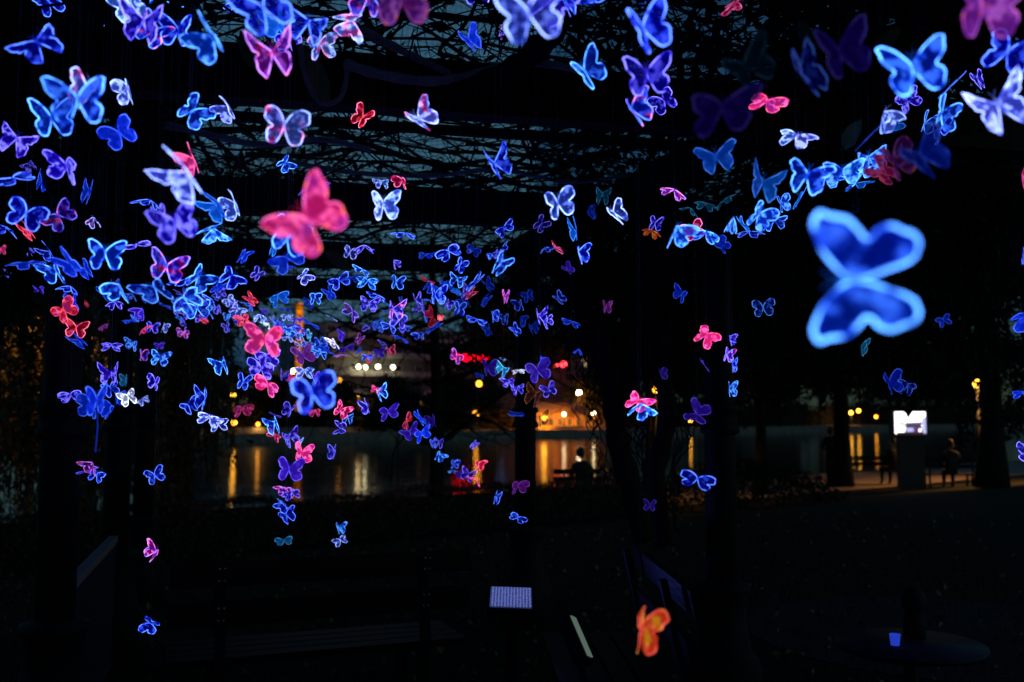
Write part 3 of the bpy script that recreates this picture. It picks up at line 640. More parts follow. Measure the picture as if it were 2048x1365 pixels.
# ---------------------------------------------------------------- lit screen kiosk
D = 28.0; root = empty('screen_kiosk', at(1822, 975, D), 0, 'information kiosk with a bright white screen', 'kiosk')
sc_c = at(1821, 846, D); wv = 62 / F * D; hv = 44 / F * D; nx = Vector((1, 0, 0)); fy = -1
MB().box(sc_c + Vector((0, .16, 0)), (wv + .14, .26, hv + .14)).build('casing', M_kiosk, root)
zb = gz(sc_c.x, sc_c.y)
MB().box((sc_c.x + .05, sc_c.y + .2, (zb + sc_c.z - hv / 2) / 2), (.70, .24, sc_c.z - hv / 2 - zb - .04)).build('pedestal', M_kiosk, root)
def flat(poly, off, m, name, par):
    vs = [sc_c + Vector(((x - .5) * wv, -off, (.5 - y) * hv)) for x, y in poly]; return MB().add(vs, [tuple(range(len(vs)))[::-1]]).build(name, m, par)
sc = flat([(0, 0), (1, 0), (1, 1), (0, 1)], -.02, emit('screen_white', (1, .97, 1), 2.6), 'screen', root)
def curve(c, rx, ry, n=14, a0=0, a1=6.283): return [(c[0] + rx * math.cos(a0 + (a1 - a0) * i / n), c[1] + ry * math.sin(a0 + (a1 - a0) * i / n)) for i in range(n)]
M_s1 = emit('screen_mauve', (.28, .22, .42), .5); M_s2 = emit('screen_dark', (.05, .03, .06), .3); M_s3 = emit('screen_purple', (.22, .06, .3), .6); M_s4 = emit('screen_lavender', (.5, .5, .9), 1.1); M_s5 = emit('screen_pink', (.9, .6, .5), 1.0)
flat([(.30, .50), (.88, .46), (.86, .62), (.92, 1), (.30, 1), (.36, .64)], -.012, M_s1, 'picture_shape', sc)
flat([(.06, .93), (.99, .93), (.99, 1), (.06, 1)], -.008, M_s2, 'picture_shape', sc); flat([(.22, .62), (.82, .60), (.82, .66), (.24, .68)], -.006, M_s2, 'picture_shape', sc)
flat([(.62, .72), (.78, .70), (.80, .95), (.62, .95)], -.004, M_s3, 'picture_shape', sc); flat([(.36, .74), (.58, .72), (.60, .90), (.38, .92)], -.004, M_s4, 'picture_shape', sc)
flat(curve((.22, .54), .09, .07), -.003, M_s5, 'picture_shape', sc); flat(curve((.18, .80), .15, .14), -.002, emit('screen_cream', (1, .95, .8), 2.4), 'picture_shape', sc); flat([(.86, .35), (1, .2), (1, .98), (.9, .98)], -.001, M_s4, 'picture_shape', sc); flat(curve((.80, .84), .05, .08), 0, emit('screen_cream2', (1, .95, .8), 2.4), 'picture_shape', sc)
lp_ = empty('hanging_leaf', at(1815, 810, 26), 0, 'black pointed leaf hanging before the top of the lit screen', 'leaf')
b = MB(); d_ = 26.5
q = [at(x, y, d_) for x, y in ((1800, 815), (1828, 815), (1824, 826), (1816, 838), (1812, 828), (1805, 822))]; vq = q + [v + Vector((0, .01, 0)) for v in q]; k = len(q)
b.add(vq, [tuple(range(k)), tuple(range(2 * k - 1, k - 1, -1))] + [(i, (i + 1) % k, k + (i + 1) % k, k + i) for i in range(k)]); b.tube([at(1814, 815, d_), at(1812, 770, d_), at(1806, 720, d_)], .01, 4); b.build('blade', M_leafd, lp_)

# ---------------------------------------------------------------- people
def person(label, joints, edges, radii, head, head_r, face, coat=M_cloth, hair_m=M_hair, hands=()):
    root = empty('person', joints['root'], 0, label, 'person', 'people by the river')
    names = [k for k in joints if k != 'root']; me = bpy.data.meshes.new('body')
    me.from_pydata([joints[k] for k in names], [(names.index(a), names.index(b_)) for a, b_ in edges], []); o = bpy.data.objects.new('body', me); link(o, root)
    o.matrix_parent_inverse = parent_world(root).inverted(); me.materials.append(coat)
    sk = o.modifiers.new('skin', 'SKIN'); sk.use_smooth_shade = True
    for i, k in enumerate(names): me.skin_vertices[0].data[i].radius = (radii[k], radii[k] * .85); me.skin_vertices[0].data[i].use_root = (i == 0)
    sb = o.modifiers.new('sub', 'SUBSURF'); sb.levels = 1; sb.render_levels = 2
    hd = MB().sphere(head, head_r, 16, (.85, .95, 1.15)); f = Vector(face).normalized(); side = f.cross(Vector((0, 0, 1))).normalized(); H = Vector(head)
    hd.sphere(H + f * head_r * .98 - Vector((0, 0, .01)), head_r * .17, 8, (1, 1, 1.3))
    for s_ in (-1, 1): hd.sphere(H + side * s_ * head_r * .86, head_r * .24, 8, (.6, .8, 1.2))
    h = hd.build('head', M_skin, root)
    for s_ in (-1, 1): MB().sphere(H + f * head_r * .86 + side * s_ * head_r * .34 + Vector((0, 0, head_r * .12)), head_r * .11, 6).build('eye', M_hair, h)
    MB().sphere(H - f * head_r * .22 + Vector((0, 0, head_r * .25)), head_r * 1.03, 14, (.92, 1, 1.1)).build('hair', hair_m, h)
    for hp, hdir in hands:
        g = MB(); hp = Vector(hp); hdir = Vector(hdir).normalized(); sd = hdir.orthogonal().normalized(); g.sphere(hp, .038, 8, (1, .8, 1))
        for k in range(4): g.tube([hp + sd * (k - 1.5) * .018, hp + hdir * .05 + sd * (k - 1.5) * .02, hp + hdir * (.085 + .01 * (k % 3)) + sd * (k - 1.5) * .018 - Vector((0, 0, .012))], .009, 5)
        g.tube([hp, hp + sd * -.045 + hdir * .02, hp + sd * -.05 + hdir * .05], .010, 5); g.build('hand', M_skin, root)
    return root
def V3(p, *a): return tuple(Vector(p) + Vector(a))
EDG = [('pelvis', 'belly'), ('belly', 'chest'), ('chest', 'neck'), ('chest', 'shl'), ('shl', 'ell'), ('ell', 'wrl'), ('chest', 'shr'), ('shr', 'elr'), ('elr', 'wrr'), ('pelvis', 'hil'), ('hil', 'knl'), ('knl', 'anl'), ('anl', 'tol'), ('pelvis', 'hir'), ('hir', 'knr'), ('knr', 'anr'), ('anr', 'tor')]
RAD = dict(pelvis=.17, belly=.16, chest=.19, neck=.06, shl=.085, ell=.06, wrl=.04, shr=.085, elr=.06, wrr=.04, hil=.11, knl=.075, anl=.045, tol=.04, hir=.11, knr=.075, anr=.045, tor=.04)
def seated(P, lean=(0, 0), dirx=-1, scale=1, seat=.45, arm=(.25, .3, -.1)):
    P = Vector(P); s = scale
    def q(x, y, z): return tuple(P + Vector((x * s, y * s, z * s)))
    lx, ly = lean; f = dirx
    return dict(root=q(0, 0, 0), pelvis=q(0, 0, seat + .08), belly=q(lx * .3, ly * .3, seat + .25), chest=q(lx * .7, ly * .7, seat + .47), neck=q(lx, ly, seat + .68), shl=q(lx * .8 - .19, ly * .8, seat + .55), ell=q(lx * .8 - .26, ly * .8 + .08, seat + .27), wrl=q(lx - .12 + f * .15, ly + .2, seat + .16),
        shr=q(lx * .8 + .19, ly * .8, seat + .55), elr=q(lx * .8 + .26, ly * .8 + .06, seat + .27), wrr=q(lx + arm[0], ly + arm[1], seat + arm[2] + .2), hil=q(-.1, .02, seat + .04), knl=q(-.13 + f * .1, .44, seat + .05), anl=q(-.12 + f * .1, .48, .06), tol=q(-.12 + f * .12, .6, .03), hir=q(.1, .02, seat + .04), knr=q(.13 + f * .1, .44, seat + .05), anr=q(.13 + f * .1, .46, .06), tor=q(.14 + f * .12, .6, .03))
Ra = lambda s: {k: v * s for k, v in RAD.items()}
# a bench carries each seated figure
def park_bench(name, label, c, rz, L=1.5, group=None, backs=((.77, .11), (.59, .11)), flip=1):
    root = empty(name, c, rz, label, 'bench', group); m = Matrix.Translation(Vector(c)) @ Matrix.Rotation(rz, 4, 'Z')
    def part(nm, mb, mt, par=root): o = bpy.data.objects.new(nm, mb.mesh(nm, mt)); link(o, par); return o
    tl = Matrix.Rotation(R(-12) * flip, 3, 'X')
    for z, h in backs: 
        pl = part('back_plank', MB().box((0, -.02 * (z - .6) * 5 * flip, z + h / 2), (L, .035, h), 0, tl), M_plank)
        for sx in (-1, 1):
            for dx in (-.012, .012):
                for dz in (.25, .75): part('bolt', MB().sphere((sx * L * .34 + dx, -.02 * (z - .6) * 5 * flip - .026 * flip + (dz - .5) * -.02 * flip, z + h * dz), .006, 8), M_bolt, pl)
    for k in range(4): part('seat_plank', MB().box((0, flip * (.08 + k * .115), .42), (L, .10, .035)), M_plank)
    for sx in (-1, 1):
        x = sx * L * .34
        part('leg', MB().box((x, .03 * flip, .20), (.05, .05, .40)).box((x, .42 * flip, .20), (.05, .05, .40)).box((x, .225 * flip, .385), (.05, .44, .03)).box((x, .02 * flip, .64), (.05, .03, .50), 0, tl), M_iron)
    return root
# ---- near benches
bl, brr = Vector((-1.33, 4.62, 0)), Vector((-.43, 4.98, 0)); mid = (bl + brr) / 2
park_bench('park_bench', 'dark slatted bench seen from behind, left of the lit floodlight', mid, math.atan2(brr.y - bl.y, brr.x - bl.x), (brr - bl).length / .68, 'benches under the pergola')
a_, c_ = Vector((.64, 4.98, 0)), Vector((.68, 4.12, 0)); mid = (a_ + c_) / 2
park_bench('park_bench', 'dark slatted bench running away from the viewer behind the orange butterfly', mid, math.atan2(a_.y - c_.y, a_.x - c_.x), .92 / .68, 'benches under the pergola', flip=1)
# ---- people on the near path
pm = at(1168, 985, 24); zg = -.6; P = (pm.x, pm.y, zg)
J = seated(P, (-.06, -.05), 1, 1.0, .38, (.42, .05, -.25)); st_ = park_bench('park_bench', 'low bench by the water under the leaning person', (pm.x + .1, pm.y + .02, zg - .04), R(8), 1.7, 'benches on the river path')
person('person in a dark jacket leaning forward beside a child by the water', J, EDG, Ra(1), V3(J['neck'], -.01, .03, .16), .115, (.3, 1, 0), hands=[(J['wrr'], (.4, .2, -.6)), (J['wrl'], (.4, .3, -.2))])
pm2 = at(1207, 990, 23.6); P2 = (pm2.x, pm2.y, zg); M_tan = mat('tan_child_coat', (.45, .25, .12), .8)
J = seated(P2, (.03, 0), -1, .62, .32, (-.1, .2, 0)); person('small child in a tan coat beside the leaning person', J, EDG, Ra(.62), V3(J['neck'], 0, 0, .12), .105, (-1, -.5, 0), M_tan, mat('fair_hair', (.4, .25, .1), .7), hands=[(J['wrr'], (-.3, .3, 0)), (J['wrl'], (-.3, .3, 0))])
pm3 = at(1790, 963, 30.5); P3 = (pm3.x, pm3.y, -.6); park_bench('park_bench', 'bench facing the river left of the lit kiosk', (pm3.x - .55, pm3.y + .0, -.6), R(2), 2.6, 'benches on the river path')
J = seated(P3, (-.02, .02), -1, 1.0, .45, (-.1, .25, -.1)); person('person with a dark hat sitting on the bench before the lit kiosk', J, EDG, Ra(1), V3(J['neck'], -.02, 0, .16), .115, (-1, .2, 0), hands=[(J['wrr'], (-.3, .3, 0)), (J['wrl'], (-.3, .3, 0))])
pm4 = at(1664, 978, 30.5); P4 = Vector((pm4.x, pm4.y, -.6))
def q4(x, y, z): return tuple(P4 + Vector((x, y, z)))
J = dict(root=q4(0, 0, 0), pelvis=q4(0, 0, .95), belly=q4(0, 0, 1.12), chest=q4(0, 0, 1.33), neck=q4(0, 0, 1.50), shl=q4(-.19, 0, 1.40), ell=q4(-.25, .05, 1.12), wrl=q4(-.1, .25, 1.1), shr=q4(.19, 0, 1.40), elr=q4(.26, .04, 1.12), wrr=q4(.2, .24, 1.12), hil=q4(-.1, 0, .88), knl=q4(-.11, .03, .5), anl=q4(-.12, 0, .08), tol=q4(-.12, .14, .03), hir=q4(.1, 0, .88), knr=q4(.12, .03, .5), anr=q4(.13, 0, .08), tor=q4(.14, .14, .03))
person('person standing at the straight trunk looking at the water', J, EDG, Ra(.95), V3(J['neck'], 0, 0, .14), .11, (.6, .6, 0), hair_m=mat('brown_hair', (.12, .07, .03), .7), hands=[(J['wrr'], (.2, .6, 0)), (J['wrl'], (.2, .6, 0))])
pm5 = at(1945, 975, 29); P5 = (pm5.x - .6, pm5.y, -.6); J = seated(P5, (0, 0), 1, 1.0, .45, (.1, .25, -.1)); park_bench('park_bench', 'bench in the dark right of the lit kiosk', (P5[0], P5[1], -.6), R(-3), 1.8, 'benches on the river path')
person('person sitting in the dark right of the lit kiosk', J, EDG, Ra(1), V3(J['neck'], 0, 0, .16), .115, (1, .2, 0), hands=[(J['wrr'], (.3, .3, 0)), (J['wrl'], (.3, .3, 0))])

# ---------------------------------------------------------------- floodlights, table and cup
M_led = bpy.data.materials.new('uv_led_face'); M_led.use_nodes = True; n = M_led.node_tree.nodes; l = M_led.node_tree.links; n.remove(n['Principled BSDF'])
tc = n.new('ShaderNodeTexCoord'); mp = n.new('ShaderNodeMapping'); mp.inputs['Scale'].default_value = (62, 62, 62); vo = n.new('ShaderNodeTexVoronoi'); vo.inputs['Randomness'].default_value = .15
vo.inputs['Scale'].default_value = 1; l.new(tc.outputs['Object'], mp.inputs[0]); l.new(mp.outputs[0], vo.inputs['Vector']); mr = n.new('ShaderNodeMapRange'); mr.inputs[1].default_value = .15; mr.inputs[2].default_value = .5; mr.inputs[3].default_value = .75; mr.inputs[4].default_value = .10
l.new(vo.outputs['Distance'], mr.inputs[0]); e = n.new('ShaderNodeEmission'); e.inputs[0].default_value = (.22, .30, 1, 1); l.new(mr.outputs[0], e.inputs[1]); l.new(e.outputs[0], n['Material Output'].inputs[0])
def floodlight(label, c, rot, w, h, face, light, stand_z=0):
    root = empty('floodlight', (c[0], c[1], 0), 0, label, 'floodlight', 'ultraviolet floodlights')
    m = Euler(rot).to_matrix().to_4x4(); m.translation = Vector((0, 0, c[2]))
    hs_ = bpy.data.objects.new('housing', MB().box((0, 0, -.025), (w + .03, h + .03, .04)).mesh('housing', M_iron)); link(hs_, root); hs_.matrix_local = m
    fb = MB().box((0, 0, 0), (w, h, .006)).mesh('led_face', face); fo = bpy.data.objects.new('led_face', fb); link(fo, hs_)
    fins = MB()
    for k in range(7): fins.box(((k - 3) * w / 7.5, 0, -.06), (.006, h * .9, .03))
    link(bpy.data.objects.new('cooling_fins', fins.mesh('cooling_fins', M_iron)), hs_)
    if light:
        L = bpy.data.lights.new('flood_beam', 'AREA'); L.shape = 'RECTANGLE'; L.size = w; L.size_y = h; L.energy = light; L.color = (.12, .16, 1); lo = bpy.data.objects.new('flood_beam', L); link(lo, hs_); lo.location = (0, 0, .012); lo.rotation_euler = (math.pi, 0, 0)
    return root
fl = floodlight('floodlight with a glowing blue face lying tilted between the two benches', at(1022, 1195, 5.2), (R(14), R(2), 0), .215, .24, M_led, 3)
MB().box((fl.location.x, fl.location.y, .30), (.05, .05, .58)).box((fl.location.x, fl.location.y, .012), (.3, .3, .02)).build('stand', M_iron, fl)
M_strip = emit('pale_strip_face', (.30, .45, .36), .30, False)
p2 = at(1163, 1273, 4.3); fl2 = floodlight('slim pale floodlight seen almost edge on beside the second bench', p2, (R(55), R(22), R(60)), .05, .19, M_strip, 0)
MB().box((fl2.location.x, fl2.location.y, .24), (.03, .03, .47)).box((fl2.location.x, fl2.location.y, .012), (.25, .25, .02)).build('stand', M_iron, fl2)
tp = at(1820, 1262, 4.6); tz = .50; root = empty('round_table', (tp.x, tp.y, 0), 0, 'low round garden table with a blue cup at the lower right', 'table')
MB().lathe((tp.x, tp.y, 0), [(.32, tz - .03), (.335, tz - .015), (.33, tz)], 40).build('tabletop', M_panel, root); MB().lathe((tp.x, tp.y, 0), [(.035, .03), (.03, tz - .03)], 12).build('stem', M_iron, root); MB().lathe((tp.x, tp.y, 0), [(.2, 0), (.19, .02), (.04, .04)], 24).build('foot', M_iron, root)
cp = at(1789, 1246, 4.55); cup = MB().lathe((cp.x, cp.y, tz), [(.019, .002), (.024, .05), (.025, .051), (.022, .051), (.017, .008), (.001, .008)], 20).build('cup', M_cup); tag(cup, 'small bright blue cup standing on the round table', 'cup')
M_cup.node_tree.nodes['Principled BSDF'].inputs['Emission Color'].default_value = (.03, .08, .9, 1); M_cup.node_tree.nodes['Principled BSDF'].inputs['Emission Strength'].default_value = .5   # the plastic is given a blue emission of its own
lt = MB().lathe((tp.x + .06, tp.y + .1, tz), [(.05, .002), (.05, .10), (.04, .12), (.055, .15), (.055, .2), (.03, .23), (.01, .24)], 16).build('lantern', M_iron); tag(lt, 'small dark lantern standing on the round table', 'lantern')
# ---------------------------------------------------------------- butterflies
def catmull(P, k):
    out = []; n = len(P)
    for i in range(n):
        a, b_, c, d = [Vector((*P[(i + j) % n], 0)) for j in (-1, 0, 1, 2)]
        for j in range(k):
            t = j / k; v = .5 * ((2 * b_) + (c - a) * t + (2 * a - 5 * b_ + 4 * c - d) * t * t + (3 * b_ - a - 3 * c + d) * t ** 3); out.append((v.x, v.y))
    return out
SHAPES = [
 [(.012, .06), (.12, .19), (.27, .31), (.41, .37), (.49, .35), (.50, .27), (.455, .15), (.40, .06), (.315, .00), (.375, -.06), (.40, -.16), (.37, -.27), (.30, -.345), (.21, -.37), (.13, -.31), (.07, -.19), (.012, -.06)],
 [(.012, .06), (.10, .22), (.22, .33), (.34, .36), (.44, .31), (.475, .21), (.45, .10), (.38, .04), (.30, .00), (.36, -.05), (.39, -.14), (.36, -.24), (.29, -.32), (.20, -.34), (.12, -.28), (.06, -.17), (.012, -.05)],
 [(.012, .05), (.14, .15), (.30, .27), (.43, .37), (.51, .40), (.49, .28), (.44, .16), (.39, .07), (.29, .01), (.34, -.05), (.36, -.15), (.345, -.26), (.29, -.36), (.21, -.42), (.14, -.33), (.07, -.19), (.012, -.05)],
 [(.012, .07), (.09, .21), (.21, .34), (.33, .41), (.43, .39), (.455, .29), (.41, .19), (.37, .10), (.285, .02), (.37, -.02), (.42, -.11), (.42, -.22), (.35, -.30), (.24, -.32), (.14, -.27), (.07, -.16), (.012, -.05)],
 [(.012, .05), (.13, .15), (.28, .24), (.42, .29), (.50, .26), (.505, .19), (.44, .11), (.38, .04), (.31, -.02), (.355, -.07), (.37, -.17), (.33, -.27), (.27, -.335), (.19, -.37), (.12, -.30), (.06, -.18), (.012, -.06)],
]
def wing_mesh(idx, side):
    o = catmull(SHAPES[idx], 4); n = len(o); r = random.Random(idx * 7 + 1)
    o = [(x + (.010 * math.sin(i * .85 + idx) if x > .25 else 0), y + (.010 * math.cos(i * .85 + idx) if x > .2 and y < 0 else 0)) for i, (x, y) in enumerate(o)]
    def inset(P, d):
        Q = []
        for i in range(n):
            t = Vector(P[(i + 1) % n]) - Vector(P[i - 1]); t = t.normalized() if t.length else Vector((1, 0)); nn = Vector((t.y, -t.x))      # outline runs clockwise: inside is to the right
            Q.append((P[i][0] + nn.x * d, P[i][1] + nn.y * d))
        return Q
    cen = (.21, .0)
    rings = [(o, 1, 1.0), (inset(o, .016), .8, .8), (inset(o, .034), 0, .6)]
    base = rings[-1][0]
    for f, e in ((.35, .38), (.7, .15)): rings.append(([(x + (cen[0] - x) * f, y + (cen[1] - y) * f) for x, y in base], 0, e))
    V, Fc, rim, edge = [], [], [], []
    th = .007
    cv = (-.16, -.42, .30, -.3, .1)[idx]; bw = (.03, .07, -.05, .12, .10)[idx]
    def zf(x, y): return cv * x * x + bw * math.sin(7 * y + idx) * x + (.05 * max(0, x + y - .45) if idx > 2 else 0)
    for s_ in (1, -1):
        for P, rm, ed in rings:
            for x, y in P: V.append((x * side, y, zf(x, y) + s_ * th)); rim.append(rm); edge.append(ed)
        V.append((cen[0] * side, cen[1], zf(*cen) + s_ * th)); rim.append(0); edge.append(0)
    m = len(rings) * n + 1
    for s_ in (0, 1):
        o0 = s_ * m
        for k in range(len(rings) - 1):
            for i in range(n):
                j = (i + 1) % n; q = (o0 + k * n + i, o0 + k * n + j, o0 + (k + 1) * n + j, o0 + (k + 1) * n + i); Fc.append(q if s_ else q[::-1])
        for i in range(n): q = (o0 + (len(rings) - 1) * n + i, o0 + (len(rings) - 1) * n + (i + 1) % n, o0 + m - 1); Fc.append(q if s_ else q[::-1])
    for i in range(n): j = (i + 1) % n; Fc.append((i, j, m + j, m + i))
    me = bpy.data.meshes.new('wing'); me.from_pydata(V, [], Fc); me.update()
    for nm, vals in (('rim', rim), ('edge', edge)):
        a = me.attributes.new(nm, 'FLOAT', 'POINT'); a.data.foreach_set('value', vals)
    me.materials.append(WM['R']); me.polygons.foreach_set('use_smooth', [True] * len(Fc)); return me
WINGS = {(i, s): wing_mesh(i, s) for i in range(5) for s in (1, -1)}
b = MB(); b.tube([(0, .10, .01), (0, .13, .012), (0, .10 - .06, .014), (0, -.02, .014), (0, -.16, .006)][0:1] + [(0, .12, .01), (0, .06, .014), (0, -.02, .012), (0, -.17, .004)], [.008, .016, .02, .016, .004], 7)
b.tube([(0, .12, .01), (.03, .20, .03), (.06, .24, .04)], .0035, 4); b.tube([(0, .12, .01), (-.03, .20, .03), (-.06, .24, .04)], .0035, 4)
BODY = b.mesh('body', WM['F'])
POSE = {'H': (0, 0, 38), 'N': (0, 8, 70), 'o': (0, 5, 12), 'O': (14, 12, 24), 'h': (0, 0, 46), 'n': (5, 10, 62), 'e': (0, 84, 4), 'f': (62, 0, 12), 'g': (42, 6, 20), 'a': (58, 0, 46), 'L': (0, 43, 43), 'R': (0, -43, 43), 's': (77, 0, 8), 'l': (10, 32, 34), 'k': (10, -32, 34)}
